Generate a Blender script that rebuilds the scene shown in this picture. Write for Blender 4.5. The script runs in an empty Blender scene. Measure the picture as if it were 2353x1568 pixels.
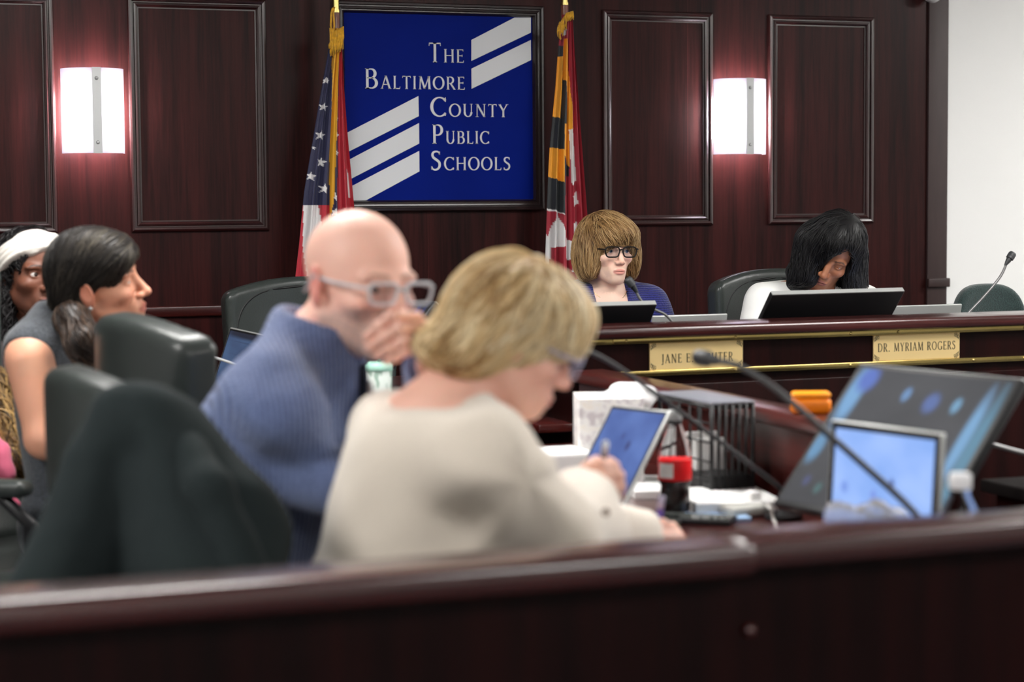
import bpy, bmesh, math, random
import numpy as np
from mathutils import Vector, Matrix
random.seed(7)
rng = np.random.default_rng(7)
scene = bpy.context.scene
COL = scene.collection
PI = math.pi
RAD = math.radians

# ------------------------------------------------------------------ camera
CAM_H = 1.42
FPX = 4575.0
IW, IH = 2353.0, 1568.0
YAW, PITCH, ROLL = RAD(20.53), RAD(4.007), RAD(-0.43)
CAM_M = np.array(Matrix.Rotation(-YAW, 3, 'Z') @ Matrix.Rotation(PI / 2 - PITCH, 3, 'X') @ Matrix.Rotation(ROLL, 3, 'Z'))
CAM_P = np.array([0.0, 0.0, CAM_H])


def ray(px, py):
    return CAM_M @ np.array([(px - IW / 2) / FPX, -(py - IH / 2) / FPX, -1.0])


def at(px, py, z):          # point of the room seen at a photo pixel, at depth z
    return CAM_P + ray(px, py) * z


def on_y(px, py, y):
    d = ray(px, py)
    return CAM_P + d * (y / d[1])


def on_z(px, py, z):
    d = ray(px, py)
    return CAM_P + d * ((z - CAM_H) / d[2])


def on_x(px, py, x):
    d = ray(px, py)
    return CAM_P + d * (x / d[0])


cam_data = bpy.data.cameras.new('camera')
cam = bpy.data.objects.new('camera', cam_data)
COL.objects.link(cam)
cam.matrix_world = Matrix.Translation(CAM_P) @ Matrix(CAM_M.tolist()).to_4x4()
cam_data.sensor_width = 36.0
cam_data.lens = FPX / IW * 36.0
cam_data.clip_start = 0.05
cam_data.dof.use_dof = True
cam_data.dof.focus_distance = 6.9
cam_data.dof.aperture_fstop = 2.8
scene.camera = cam


# ------------------------------------------------------------------ materials
def new_mat(name):
    m = bpy.data.materials.new(name)
    m.use_nodes = True
    nt = m.node_tree
    return m, nt, nt.nodes['Principled BSDF']


def srgb(r, g, b):
    def f(c):
        c /= 255.0
        return c / 12.92 if c <= 0.04045 else ((c + 0.055) / 1.055) ** 2.4
    return (f(r), f(g), f(b), 1.0)


def mat(name, col, rough=0.5, metal=0.0, bump=0.0, bscale=80.0, var=0.0, coat=0.0, spec=0.5, stretch=(1, 1, 1), sheen=0.0, trans=0.0, ior=1.45):
    """A procedural surface: noise varies the colour by var and lifts it by bump."""
    m, nt, b = new_mat(name)
    b.inputs['Base Color'].default_value = col
    b.inputs['Roughness'].default_value = rough
    b.inputs['Metallic'].default_value = metal
    b.inputs['Coat Weight'].default_value = coat
    b.inputs['Specular IOR Level'].default_value = spec
    b.inputs['Sheen Weight'].default_value = sheen
    b.inputs['Transmission Weight'].default_value = trans
    b.inputs['IOR'].default_value = ior
    if bump or var:
        tc = nt.nodes.new('ShaderNodeTexCoord')
        mp = nt.nodes.new('ShaderNodeMapping')
        mp.inputs['Scale'].default_value = stretch
        nz = nt.nodes.new('ShaderNodeTexNoise')
        nz.inputs['Scale'].default_value = bscale
        nz.inputs['Detail'].default_value = 5
        nt.links.new(tc.outputs['Object'], mp.inputs['Vector'])
        nt.links.new(mp.outputs['Vector'], nz.inputs['Vector'])
        if var:
            rp = nt.nodes.new('ShaderNodeValToRGB')
            rp.color_ramp.elements[0].position = 0.3
            rp.color_ramp.elements[1].position = 0.7
            rp.color_ramp.elements[0].color = (col[0] * (1 - var), col[1] * (1 - var), col[2] * (1 - var), 1)
            rp.color_ramp.elements[1].color = (min(1, col[0] * (1 + var)), min(1, col[1] * (1 + var)), min(1, col[2] * (1 + var)), 1)
            nt.links.new(nz.outputs['Fac'], rp.inputs['Fac'])
            nt.links.new(rp.outputs['Color'], b.inputs['Base Color'])
        if bump:
            bp = nt.nodes.new('ShaderNodeBump')
            bp.inputs['Strength'].default_value = bump
            bp.inputs['Distance'].default_value = 0.004
            nt.links.new(nz.outputs['Fac'], bp.inputs['Height'])
            nt.links.new(bp.outputs['Normal'], b.inputs['Normal'])
    return m


def wood(name, dark, light, rough=0.32, axis='Z', coat=0.15, scale=1.0, seams=(), spec=0.5):
    """Dark polished timber: long streaks along one axis, fine pores across it; optional board joints at given x."""
    m, nt, b = new_mat(name)
    tc = nt.nodes.new('ShaderNodeTexCoord')
    mp = nt.nodes.new('ShaderNodeMapping')
    mp.inputs['Scale'].default_value = {'Z': (14, 14, 0.6), 'X': (0.6, 14, 14), 'Y': (14, 0.6, 14)}[axis]
    n1 = nt.nodes.new('ShaderNodeTexNoise')
    n1.inputs['Scale'].default_value = 1.3 * scale
    n1.inputs['Detail'].default_value = 6
    n1.inputs['Roughness'].default_value = 0.6
    n2 = nt.nodes.new('ShaderNodeTexNoise')
    n2.inputs['Scale'].default_value = 11 * scale
    n2.inputs['Detail'].default_value = 3
    mx = nt.nodes.new('ShaderNodeMath')
    mx.operation = 'MULTIPLY_ADD'
    mx.inputs[1].default_value = 0.35
    rp = nt.nodes.new('ShaderNodeValToRGB')
    rp.color_ramp.elements[0].position = 0.45
    rp.color_ramp.elements[1].position = 0.85
    rp.color_ramp.elements[0].color = dark
    rp.color_ramp.elements[1].color = light
    nt.links.new(tc.outputs['Object'], mp.inputs['Vector'])
    nt.links.new(mp.outputs['Vector'], n1.inputs['Vector'])
    nt.links.new(mp.outputs['Vector'], n2.inputs['Vector'])
    nt.links.new(n2.outputs['Fac'], mx.inputs[0])
    nt.links.new(n1.outputs['Fac'], mx.inputs[2])
    nt.links.new(mx.outputs[0], rp.inputs['Fac'])
    col = rp.outputs['Color']
    if seams:
        sx = nt.nodes.new('ShaderNodeSeparateXYZ')
        nt.links.new(tc.outputs['Object'], sx.inputs[0])
        for s in seams:
            c = nt.nodes.new('ShaderNodeMath')
            c.operation = 'COMPARE'
            c.inputs[1].default_value = s
            c.inputs[2].default_value = 0.0012
            nt.links.new(sx.outputs['X'], c.inputs[0])
            mm = nt.nodes.new('ShaderNodeMix')
            mm.data_type = 'RGBA'
            mm.inputs['B'].default_value = (light[0] * 1.6, light[1] * 1.8, light[2] * 1.8, 1)
            nt.links.new(c.outputs[0], mm.inputs['Factor'])
            nt.links.new(col, mm.inputs['A'])
            col = mm.outputs['Result']
    nt.links.new(col, b.inputs['Base Color'])
    b.inputs['Roughness'].default_value = rough
    b.inputs['Specular IOR Level'].default_value = spec
    b.inputs['Coat Weight'].default_value = coat
    b.inputs['Coat Roughness'].default_value = 0.2
    bp = nt.nodes.new('ShaderNodeBump')
    bp.inputs['Strength'].default_value = 0.05
    bp.inputs['Distance'].default_value = 0.002
    nt.links.new(n2.outputs['Fac'], bp.inputs['Height'])
    nt.links.new(bp.outputs['Normal'], b.inputs['Normal'])
    return m


def emis(name, col, strength):
    m, nt, b = new_mat(name)
    b.inputs['Base Color'].default_value = col
    b.inputs['Emission Color'].default_value = col
    b.inputs['Emission Strength'].default_value = strength
    return m


def vcol_mat(name, rough=0.5, sss=0.0, sheen=0.0, spec=0.5, bump=0.0, bscale=300.0, aniso=0.0, knit=None):
    """Takes its colour from the mesh's own colour attribute (flag patterns, lips, hair tones)."""
    m, nt, b = new_mat(name)
    a = nt.nodes.new('ShaderNodeAttribute')
    a.attribute_name = 'Col'
    nt.links.new(a.outputs['Color'], b.inputs['Base Color'])
    b.inputs['Roughness'].default_value = rough
    b.inputs['Specular IOR Level'].default_value = spec
    b.inputs['Sheen Weight'].default_value = sheen
    if sss:
        b.inputs['Subsurface Weight'].default_value = sss
        b.inputs['Subsurface Radius'].default_value = (0.012, 0.004, 0.002)
        b.inputs['Subsurface Scale'].default_value = 0.5
    if bump:
        tc = nt.nodes.new('ShaderNodeTexCoord')
        nz = nt.nodes.new('ShaderNodeTexNoise')
        nz.inputs['Scale'].default_value = bscale
        nt.links.new(tc.outputs['Object'], nz.inputs['Vector'])
        bp = nt.nodes.new('ShaderNodeBump')
        bp.inputs['Strength'].default_value = bump
        bp.inputs['Distance'].default_value = 0.002
        nt.links.new(nz.outputs['Fac'], bp.inputs['Height'])
        nt.links.new(bp.outputs['Normal'], b.inputs['Normal'])
    return m


def knit_mat(name, c0, c1, scale=120.0, axis='X', rough=0.85, sheen=0.3, dist=0.003, strength=0.6):
    """Knitted cloth: ribs from a wave texture, broken up by noise."""
    m, nt, b = new_mat(name)
    tc = nt.nodes.new('ShaderNodeTexCoord')
    wv = nt.nodes.new('ShaderNodeTexWave')
    wv.wave_type = 'BANDS'
    wv.bands_direction = axis
    wv.inputs['Scale'].default_value = scale
    wv.inputs['Distortion'].default_value = 2.5
    wv.inputs['Detail'].default_value = 2
    wv.inputs['Detail Scale'].default_value = 0.4
    nz = nt.nodes.new('ShaderNodeTexNoise')
    nz.inputs['Scale'].default_value = 160
    nz.inputs['Detail'].default_value = 4
    ad = nt.nodes.new('ShaderNodeMath')
    ad.operation = 'MULTIPLY_ADD'
    ad.inputs[1].default_value = 0.55
    rp = nt.nodes.new('ShaderNodeValToRGB')
    rp.color_ramp.elements[0].position = 0.3
    rp.color_ramp.elements[1].position = 1.0
    rp.color_ramp.elements[0].color = c0
    rp.color_ramp.elements[1].color = c1
    nt.links.new(tc.outputs['Object'], wv.inputs['Vector'])
    nt.links.new(tc.outputs['Object'], nz.inputs['Vector'])
    nt.links.new(nz.outputs['Fac'], ad.inputs[2])
    nt.links.new(wv.outputs['Fac'], ad.inputs[0])
    nt.links.new(ad.outputs[0], rp.inputs['Fac'])
    nt.links.new(rp.outputs['Color'], b.inputs['Base Color'])
    bp = nt.nodes.new('ShaderNodeBump')
    bp.inputs['Strength'].default_value = strength
    bp.inputs['Distance'].default_value = dist
    nt.links.new(ad.outputs[0], bp.inputs['Height'])
    nt.links.new(bp.outputs['Normal'], b.inputs['Normal'])
    b.inputs['Roughness'].default_value = rough
    b.inputs['Sheen Weight'].default_value = sheen
    b.inputs['Specular IOR Level'].default_value = 0.2
    return m


# ------------------------------------------------------------------ mesh building
def frame(o, ax, ay, az):
    m = Matrix.Identity(4)
    for i, a in enumerate((ax, ay, az)):
        for r in range(3):
            m[r][i] = a[r]
    for r in range(3):
        m[r][3] = o[r]
    return m


def rot(rx=0, ry=0, rz=0, loc=(0, 0, 0)):
    return Matrix.Translation(loc) @ Matrix.Rotation(rz, 4, 'Z') @ Matrix.Rotation(ry, 4, 'Y') @ Matrix.Rotation(rx, 4, 'X')


class MB:
    """Collects boxes, bars, tubes, lathes and prisms; build() links them as one mesh object."""

    def __init__(self, T=None):
        self.v, self.f, self.mi = [], [], []
        self.T = T
        self.m = 0

    def add(self, vs, fs, T=None):
        n = len(self.v)
        for p in vs:
            p = Vector(p)
            if T is not None:
                p = T @ p
            if self.T is not None:
                p = self.T @ p
            self.v.append(p)
        for f in fs:
            self.f.append(tuple(i + n for i in f))
            self.mi.append(self.m)
        return self

    def box(self, lo, hi, T=None, bevel=0.0):
        if bevel > 0:
            bm = bmesh.new()
            bmesh.ops.create_cube(bm, size=1.0)
            for v in bm.verts:
                v.co = Vector([lo[i] + (v.co[i] + 0.5) * (hi[i] - lo[i]) for i in range(3)])
            bmesh.ops.bevel(bm, geom=bm.edges[:], offset=min(bevel, 0.49 * min(hi[i] - lo[i] for i in range(3))), segments=3, profile=0.5, affect='EDGES')
            bm.verts.index_update()
            self.add([v.co.copy() for v in bm.verts], [[v.index for v in f.verts] for f in bm.faces], T)
            bm.free()
            return self
        x0, y0, z0 = lo
        x1, y1, z1 = hi
        vs = [(x0, y0, z0), (x1, y0, z0), (x1, y1, z0), (x0, y1, z0), (x0, y0, z1), (x1, y0, z1), (x1, y1, z1), (x0, y1, z1)]
        fs = [(0, 3, 2, 1), (4, 5, 6, 7), (0, 1, 5, 4), (1, 2, 6, 5), (2, 3, 7, 6), (3, 0, 4, 7)]
        return self.add(vs, fs, T)

    def tube(self, pts, r, n=10, T=None, cap=True, closed=False):
        pts = [Vector(p) for p in pts]
        k = len(pts)
        rs = r if isinstance(r, (list, tuple)) else [r] * k
        vs, fs = [], []
        up = None
        for i, p in enumerate(pts):
            if closed:
                d = pts[(i + 1) % k] - pts[i - 1]
            else:
                d = pts[min(i + 1, k - 1)] - pts[max(i - 1, 0)]
            d.normalize()
            if up is None:
                up = Vector((0, 0, 1)) if abs(d.z) < 0.9 else Vector((1, 0, 0))
            a = (up - d * up.dot(d)).normalized()
            up = a
            b = d.cross(a)
            for j in range(n):
                t = 2 * PI * j / n
                vs.append(p + (a * math.cos(t) + b * math.sin(t)) * rs[i])
        for i in range(k if closed else k - 1):
            for j in range(n):
                i2 = (i + 1) % k
                fs.append((i * n + j, i * n + (j + 1) % n, i2 * n + (j + 1) % n, i2 * n + j))
        if cap and not closed:
            fs.append(tuple(range(n - 1, -1, -1)))
            fs.append(tuple((k - 1) * n + j for j in range(n)))
        return self.add(vs, fs, T)

    def lathe(self, prof, n=24, T=None):
        """prof: list of (radius, height) from bottom to top, closed onto the axis at both ends."""
        vs, fs = [], []
        k = len(prof)
        for r, h in prof:
            for j in range(n):
                t = 2 * PI * j / n
                vs.append((r * math.cos(t), r * math.sin(t), h))
        for i in range(k - 1):
            for j in range(n):
                fs.append((i * n + j, i * n + (j + 1) % n, (i + 1) * n + (j + 1) % n, (i + 1) * n + j))
        fs.append(tuple(range(n - 1, -1, -1)))
        fs.append(tuple((k - 1) * n + j for j in range(n)))
        return self.add(vs, fs, T)

    def prism(self, poly, h0, h1, T=None):
        k = len(poly)
        vs = [(x, y, h0) for x, y in poly] + [(x, y, h1) for x, y in poly]
        fs = [tuple(range(k - 1, -1, -1)), tuple(range(k, 2 * k))]
        for i in range(k):
            j = (i + 1) % k
            fs.append((i, j, k + j, k + i))
        return self.add(vs, fs, T)

    def ball(self, c, r, n=14, T=None):
        rx, ry, rz = (r, r, r) if not isinstance(r, (tuple, list)) else r
        vs, fs = [], []
        k = n // 2 + 1
        for i in range(k):
            a = -PI / 2 + PI * i / (k - 1)
            for j in range(n):
                t = 2 * PI * j / n
                vs.append((c[0] + rx * math.cos(a) * math.cos(t), c[1] + ry * math.cos(a) * math.sin(t), c[2] + rz * math.sin(a)))
        for i in range(k - 1):
            for j in range(n):
                fs.append((i * n + j, i * n + (j + 1) % n, (i + 1) * n + (j + 1) % n, (i + 1) * n + j))
        return self.add(vs, fs, T)

    def build(self, name, m, parent=None, smooth=False, angle=None):
        me = bpy.data.meshes.new(name)
        off = world_loc(parent)
        me.from_pydata([tuple(p - off) for p in self.v], [], self.f)
        ms = m if isinstance(m, (list, tuple)) else [m]
        for q in ms:
            me.materials.append(q)
        for p, i in zip(me.polygons, self.mi):
            p.material_index = i
        if smooth or angle:
            me.polygons.foreach_set('use_smooth', [True] * len(me.polygons))
            if angle:
                me.set_sharp_from_angle(angle=RAD(angle))
        me.update()
        o = bpy.data.objects.new(name, me)
        COL.objects.link(o)
        if parent is not None:
            o.parent = parent
        return o


def world_loc(o):
    v = Vector((0, 0, 0))
    while o is not None:
        v += o.location
        o = o.parent
    return v


def tag(o, label=None, cat=None, group=None, kind=None):
    for k, v in (('label', label), ('category', cat), ('group', group), ('kind', kind)):
        if v:
            o[k] = v
    return o


def thing(name, label, cat, loc=(0, 0, 0), group=None):
    o = bpy.data.objects.new(name, None)
    o.empty_display_size = 0.1
    COL.objects.link(o)
    o.location = loc
    return tag(o, label, cat, group)


def struct(o, label=None, cat=None):
    return tag(o, label, cat, None, 'structure')


def copy_tree(o, parent=None):
    c = o.copy()
    COL.objects.link(c)
    if parent is not None:
        c.parent = parent
    for ch in list(o.children):
        copy_tree(ch, c)
    return c


# ------------------------------------------------------------------ solid modelling with distance fields
def nrm(v):
    v = np.asarray(v, float)
    return v / np.linalg.norm(v)


class Field:
    """Smooth union / subtraction of ellipsoids and tapered capsules, evaluated on point arrays."""

    def __init__(self, o=(0, 0, 0), R=None, s=1.0):
        self.ops = []
        self.o = np.asarray(o, float)
        self.R = np.eye(3) if R is None else np.asarray(R, float)
        self.s = s

    def loc(self, P):
        return ((P - self.o) @ self.R) / self.s

    def world(self, p):
        return self.o + self.R @ (np.asarray(p, float) * self.s)

    def ell(self, c, r, k=0.01, R=None, op='u'):
        c, r = np.asarray(c, float), np.asarray(r, float)

        def f(P):
            q = P - c
            if R is not None:
                q = q @ R
            k0 = np.sqrt(((q / r) ** 2).sum(1))
            k1 = np.sqrt(((q / (r * r)) ** 2).sum(1)) + 1e-9
            return k0 * (k0 - 1.0) / k1
        self.ops.append((op, f, k))
        return self

    def cap(self, a, b, ra, rb=None, k=0.01, op='u'):
        a, b = np.asarray(a, float), np.asarray(b, float)
        rb = ra if rb is None else rb
        ab = b - a
        L = (ab * ab).sum() + 1e-12

        def f(P):
            q = P - a
            t = np.clip(q @ ab / L, 0, 1)
            return np.sqrt(((q - t[:, None] * ab) ** 2).sum(1)) - (ra + (rb - ra) * t)
        self.ops.append((op, f, k))
        return self

    def box(self, c, h, r=0.01, k=0.005, R=None, op='u'):
        c, h = np.asarray(c, float), np.asarray(h, float) - r

        def f(P):
            q = P - c
            if R is not None:
                q = q @ R
            q = np.abs(q) - h
            return np.sqrt((np.maximum(q, 0) ** 2).sum(1)) + np.minimum(q.max(1), 0) - r
        self.ops.append((op, f, k))
        return self

    def plane(self, p, n, k=0.004):
        """Keeps the side the normal points away from."""
        p, n = np.asarray(p, float), nrm(n)
        self.ops.append(('i', lambda P: (P - p) @ n, k))
        return self

    def fn(self, f, k=0.005, op='u'):
        self.ops.append((op, f, k))
        return self

    def disp(self, f):
        self.ops.append(('d', f, 0))
        return self

    def sub(self, F, k=0.01, op='u'):
        """Another field, in world space, joined to this one."""
        me = self
        self.ops.append((op, lambda P: F(me.o + (P * me.s) @ me.R.T) / me.s, k))
        return self

    def __call__(self, P):
        P = self.loc(np.asarray(P, float))
        d = np.full(len(P), 1e3)
        for op, f, k in self.ops:
            v = f(P)
            if op == 'u':
                h = np.maximum(k - np.abs(d - v), 0) / k if k > 0 else 0
                d = np.minimum(d, v) - h * h * k * 0.25
            elif op == 's':
                h = np.maximum(k - np.abs(d + v), 0) / k if k > 0 else 0
                d = np.maximum(d, -v) + h * h * k * 0.25
            elif op == 'i':
                h = np.maximum(k - np.abs(d - v), 0) / k if k > 0 else 0
                d = np.maximum(d, v) + h * h * k * 0.25
            else:
                d = d + v
        return d * self.s

    def grad(self, P, e=0.0008):
        g = np.stack([self(P + e * np.eye(3)[i]) - self(P - e * np.eye(3)[i]) for i in range(3)], 1)
        return g / (np.linalg.norm(g, axis=1)[:, None] + 1e-9)


def surface(F, lo, hi, h):
    """Surface nets on a sparse block grid: returns vertices and quads of F = 0."""
    lo, hi = np.asarray(lo, float), np.asarray(hi, float)
    B = 10
    nb = np.ceil((hi - lo) / (h * B)).astype(int)
    N = nb * B + 1
    bc = np.stack(np.meshgrid(*[np.arange(n) for n in nb], indexing='ij'), -1).reshape(-1, 3)
    cen = lo + (bc + 0.5) * B * h
    dc = F(cen)
    V = np.full(tuple(N), 1.0, np.float32)
    loc = np.stack(np.meshgrid(*[np.arange(B + 1)] * 3, indexing='ij'), -1).reshape(-1, 3)
    for b, d in zip(bc, dc):
        if d < 0:
            i = b * B
            V[i[0]:i[0] + B + 1, i[1]:i[1] + B + 1, i[2]:i[2] + B + 1] = -1.0
    keep = bc[np.abs(dc) < B * h * 1.25]
    for s in range(0, len(keep), 150):
        kb = keep[s:s + 150]
        idx = (kb[:, None, :] * B + loc[None]).reshape(-1, 3)
        V[idx[:, 0], idx[:, 1], idx[:, 2]] = F(lo + idx * h)
    neg = V < 0
    s8 = np.zeros(tuple(N - 1), np.int8)
    for dx in (0, 1):
        for dy in (0, 1):
            for dz in (0, 1):
                s8 += neg[dx:N[0] - 1 + dx, dy:N[1] - 1 + dy, dz:N[2] - 1 + dz]
    cells = np.argwhere((s8 > 0) & (s8 < 8))
    cid = np.full(tuple(N - 1), -1, np.int64)
    cid[cells[:, 0], cells[:, 1], cells[:, 2]] = np.arange(len(cells))
    acc = np.zeros((len(cells), 3))
    cnt = np.zeros(len(cells))
    cor = [(a, b, c) for a in (0, 1) for b in (0, 1) for c in (0, 1)]
    for p in cor:
        for ax in range(3):
            if p[ax]:
                continue
            q = list(p)
            q[ax] = 1
            a = V[cells[:, 0] + p[0], cells[:, 1] + p[1], cells[:, 2] + p[2]]
            b = V[cells[:, 0] + q[0], cells[:, 1] + q[1], cells[:, 2] + q[2]]
            m = (a < 0) != (b < 0)
            t = np.where(m, a / np.where(m, a - b, 1), 0)
            pos = np.tile(np.array(p, float), (len(cells), 1))
            pos[:, ax] += t
            acc += pos * m[:, None]
            cnt += m
    verts = lo + (cells + acc / cnt[:, None]) * h
    quads = []
    for ax in range(3):
        u, w = [(1, 2), (2, 0), (0, 1)][ax]
        sl0 = [slice(1, N[i] - 1) for i in range(3)]
        sl0[ax] = slice(0, N[ax] - 1)
        sl1 = list(sl0)
        sl1[ax] = slice(1, N[ax])
        a, b = neg[tuple(sl0)], neg[tuple(sl1)]
        e = np.argwhere(a != b)
        if not len(e):
            continue
        base = e.copy()
        for i in range(3):
            if i != ax:
                base[:, i] += 1
        fl = a[e[:, 0], e[:, 1], e[:, 2]]

        def c(du, dw):
            q = base.copy()
            q[:, u] -= du
            q[:, w] -= dw
            return cid[q[:, 0], q[:, 1], q[:, 2]]
        quad = np.stack([c(1, 1), c(0, 1), c(0, 0), c(1, 0)], 1)
        quad[~fl] = quad[~fl][:, ::-1]
        quads.append(quad)
    quads = np.concatenate(quads)
    quads = quads[(quads >= 0).all(1)]
    return verts, quads


class Shell:
    """Vertices, faces, colours gathered from several surfaces into one mesh object."""

    def __init__(self):
        self.v, self.f, self.c, self.m, self.n = [], [], [], [], 0

    def add(self, v, f, col=(0.5, 0.5, 0.5), m=0):
        v = np.asarray(v, float)
        f = np.asarray(f)
        c = col(v) if callable(col) else np.tile(np.asarray(col, float)[:3], (len(v), 1))
        self.v.append(v)
        self.c.append(c)
        self.f.append((f + self.n, m))
        self.n += len(v)
        return self

    def build(self, name, mats, parent=None, smooth=True):
        me = bpy.data.meshes.new(name)
        off = np.array(world_loc(parent))
        v = np.concatenate(self.v) - off
        lists, mi = [], []
        for f, m in self.f:
            lists += f.tolist()
            mi += [m] * len(f)
        me.from_pydata(v.tolist(), [], lists)
        for q in (mats if isinstance(mats, (list, tuple)) else [mats]):
            me.materials.append(q)
        me.polygons.foreach_set('material_index', mi)
        if smooth:
            me.polygons.foreach_set('use_smooth', [True] * len(lists))
        at_ = me.color_attributes.new('Col', 'FLOAT_COLOR', 'POINT')
        c = np.concatenate(self.c)
        at_.data.foreach_set('color', np.concatenate([c, np.ones((len(c), 1))], 1).astype(np.float32).ravel())
        me.update()
        o = bpy.data.objects.new(name, me)
        COL.objects.link(o)
        if parent is not None:
            o.parent = parent
        return o


def wob(P, s, seed=0):
    """Cheap smooth noise from a few sine products, about -1..1."""
    r = np.random.default_rng(seed)
    out = 0
    for k in range(4):
        d = r.normal(size=3)
        d /= np.linalg.norm(d)
        e = r.normal(size=3)
        e /= np.linalg.norm(e)
        f = s * (1.0 + 0.5 * k)
        out = out + np.sin(P @ d * f + r.uniform(0, 6)) * np.cos(P @ e * f * 0.8 + r.uniform(0, 6)) / (1 + 0.5 * k)
    return out / 2.2


def strands(F, starts, flow, n=8, step=0.012, lift=0.002, r0=0.0009, sides=3, wave=0.0, jitter=0.25, droop=None, seed=1):
    """Locks of hair laid over the surface F: each follows the flow field and hugs the surface. Returns verts, faces."""
    r = np.random.default_rng(seed)
    P = np.array(starts, float)
    M = len(P)
    ln = step * r.uniform(0.6, 1.3, M)
    jit = r.normal(size=(M, 3)) * jitter
    hgt = lift * r.uniform(0.2, 1.0, M)
    ph = r.uniform(0, 6.28, M)
    pts, nor = [], []
    prev = None
    for i in range(n):
        g = F.grad(P)
        d = F(P)
        t = i / (n - 1)
        off = hgt * np.sin(PI * min(1, 0.15 + t * 0.85)) - 0.0006
        P = P - g * (d - off)[:, None]
        pts.append(P.copy())
        nor.append(g)
        v = flow(P) + jit
        if wave:
            v = v + np.cross(g, v) * (wave * np.sin(ph + i * 1.1))[:, None]
        v = v - g * (v * g).sum(1)[:, None]
        v /= np.linalg.norm(v, axis=1)[:, None] + 1e-9
        if prev is not None:
            v = 0.55 * v + 0.45 * prev
            v /= np.linalg.norm(v, axis=1)[:, None] + 1e-9
        prev = v
        P = P + v * ln[:, None]
    pts = np.array(pts)
    nor = np.array(nor)
    rad = r0 * r.uniform(0.6, 1.4, M)
    verts = np.zeros((M, n, sides, 3))
    for i in range(n):
        tng = pts[min(i + 1, n - 1)] - pts[max(i - 1, 0)]
        tng /= np.linalg.norm(tng, axis=1)[:, None] + 1e-9
        b = np.cross(tng, nor[i])
        prof = math.sin(PI * (0.08 + 0.9 * i / (n - 1))) ** 0.6
        for j in range(sides):
            a = 2 * PI * j / sides
            verts[:, i, j] = pts[i] + (b * math.cos(a) * 1.3 + nor[i] * math.sin(a)) * (rad * prof)[:, None]
    idx = np.arange(M * n * sides).reshape(M, n, sides)
    fs = []
    for i in range(n - 1):
        for j in range(sides):
            j2 = (j + 1) % sides
            fs.append(np.stack([idx[:, i, j], idx[:, i, j2], idx[:, i + 1, j2], idx[:, i + 1, j]], 1))
    return verts.reshape(-1, 3), np.concatenate(fs), n * sides
# ------------------------------------------------------------------ shared surfaces
WOODW = wood('wall mahogany', srgb(22, 9, 9), srgb(58, 23, 22), rough=0.36, coat=0.03, spec=0.13, seams=(2.425, 3.545))
WOODM = wood('moulding mahogany', srgb(24, 10, 10), srgb(52, 20, 20), rough=0.24, coat=0.6)
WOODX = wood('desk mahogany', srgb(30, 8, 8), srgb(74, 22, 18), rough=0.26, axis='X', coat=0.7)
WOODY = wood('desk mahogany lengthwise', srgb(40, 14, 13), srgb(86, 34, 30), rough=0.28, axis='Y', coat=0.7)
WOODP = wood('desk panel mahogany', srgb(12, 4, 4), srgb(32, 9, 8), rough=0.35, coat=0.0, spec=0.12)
WOODL = mat('lighter brown pilaster', srgb(54, 38, 37), rough=0.5, var=0.12, bscale=6, stretch=(6, 6, 1))  # a paler brown than the wall panelling
WHITEW = mat('white wall paint', srgb(246, 246, 244), rough=0.7, bump=0.05, bscale=200)
CARPET = mat('grey carpet', srgb(70, 70, 76), rough=0.95, bump=0.6, bscale=300, var=0.3)
CEILM = mat('ceiling tile', srgb(225, 225, 220), rough=0.9, bump=0.3, bscale=120)
BRASS = mat('polished brass', (0.62, 0.47, 0.17, 1), rough=0.2, metal=1.0, var=0.1, bscale=8)
PLATE = mat('satin gold plate', (0.88, 0.66, 0.31, 1), rough=0.38, metal=0.5, bump=0.02, bscale=400, stretch=(1, 30, 30))
BLACKP = mat('black plastic', srgb(22, 22, 24), rough=0.4, bump=0.05, bscale=500)
DARKP = mat('charcoal plastic', srgb(52, 54, 56), rough=0.42, bump=0.05, bscale=500)
SILVER = mat('silver laptop shell', srgb(190, 192, 190), rough=0.38, metal=0.6, bump=0.02, bscale=600)
STEEL = mat('brushed steel', srgb(196, 198, 198), rough=0.4, metal=0.55, bump=0.03, bscale=300)
LEATHER = mat('black leather', srgb(48, 53, 51), rough=0.33, bump=0.12, bscale=220, var=0.08)
PIPING = mat('black piping', srgb(16, 16, 17), rough=0.5)
INK = mat('black engraving', srgb(38, 32, 26), rough=0.6)
GOLDF = mat('gold fringe thread', srgb(214, 158, 22), rough=0.6, var=0.25, bscale=90, sheen=0.3)
PAPER = mat('white paper', srgb(240, 240, 238), rough=0.8)

# ------------------------------------------------------------------ the room
WY = 7.4
CEIL = 2.8
b = MB(); b.box((-3.5, -3.2, -0.1), (8.2, WY, 0)); struct(b.build('floor', CARPET))
b = MB(); b.box((-3.5, -3.2, CEIL), (8.2, WY, CEIL + 0.1)); struct(b.build('ceiling', CEILM))
b = MB(); b.box((-3.5, WY, 0), (4.676, WY + 0.12, CEIL)); struct(b.build('wall_back', WOODW))
b = MB(); b.box((4.774, WY, 0), (8.2, WY + 0.12, CEIL)); struct(b.build('wall_back_white', WHITEW))
b = MB(); b.box((-3.6, -3.2, 0), (-3.5, WY, CEIL)); struct(b.build('wall_left', WHITEW))
b = MB(); b.box((8.2, -3.2, 0), (8.3, WY, CEIL)); struct(b.build('wall_right', WHITEW))
b = MB(); b.box((-3.5, -3.3, 0), (8.2, -3.2, CEIL)); struct(b.build('wall_front', WHITEW))
b = MB()
b.box((4.676, WY - 0.012, 0), (4.774, WY + 0.12, CEIL), bevel=0.003)
b.box((4.672, WY - 0.03, 1.039), (4.780, WY - 0.012, 1.077), bevel=0.004)
struct(b.build('trim_1', WOODL, angle=40))

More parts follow.
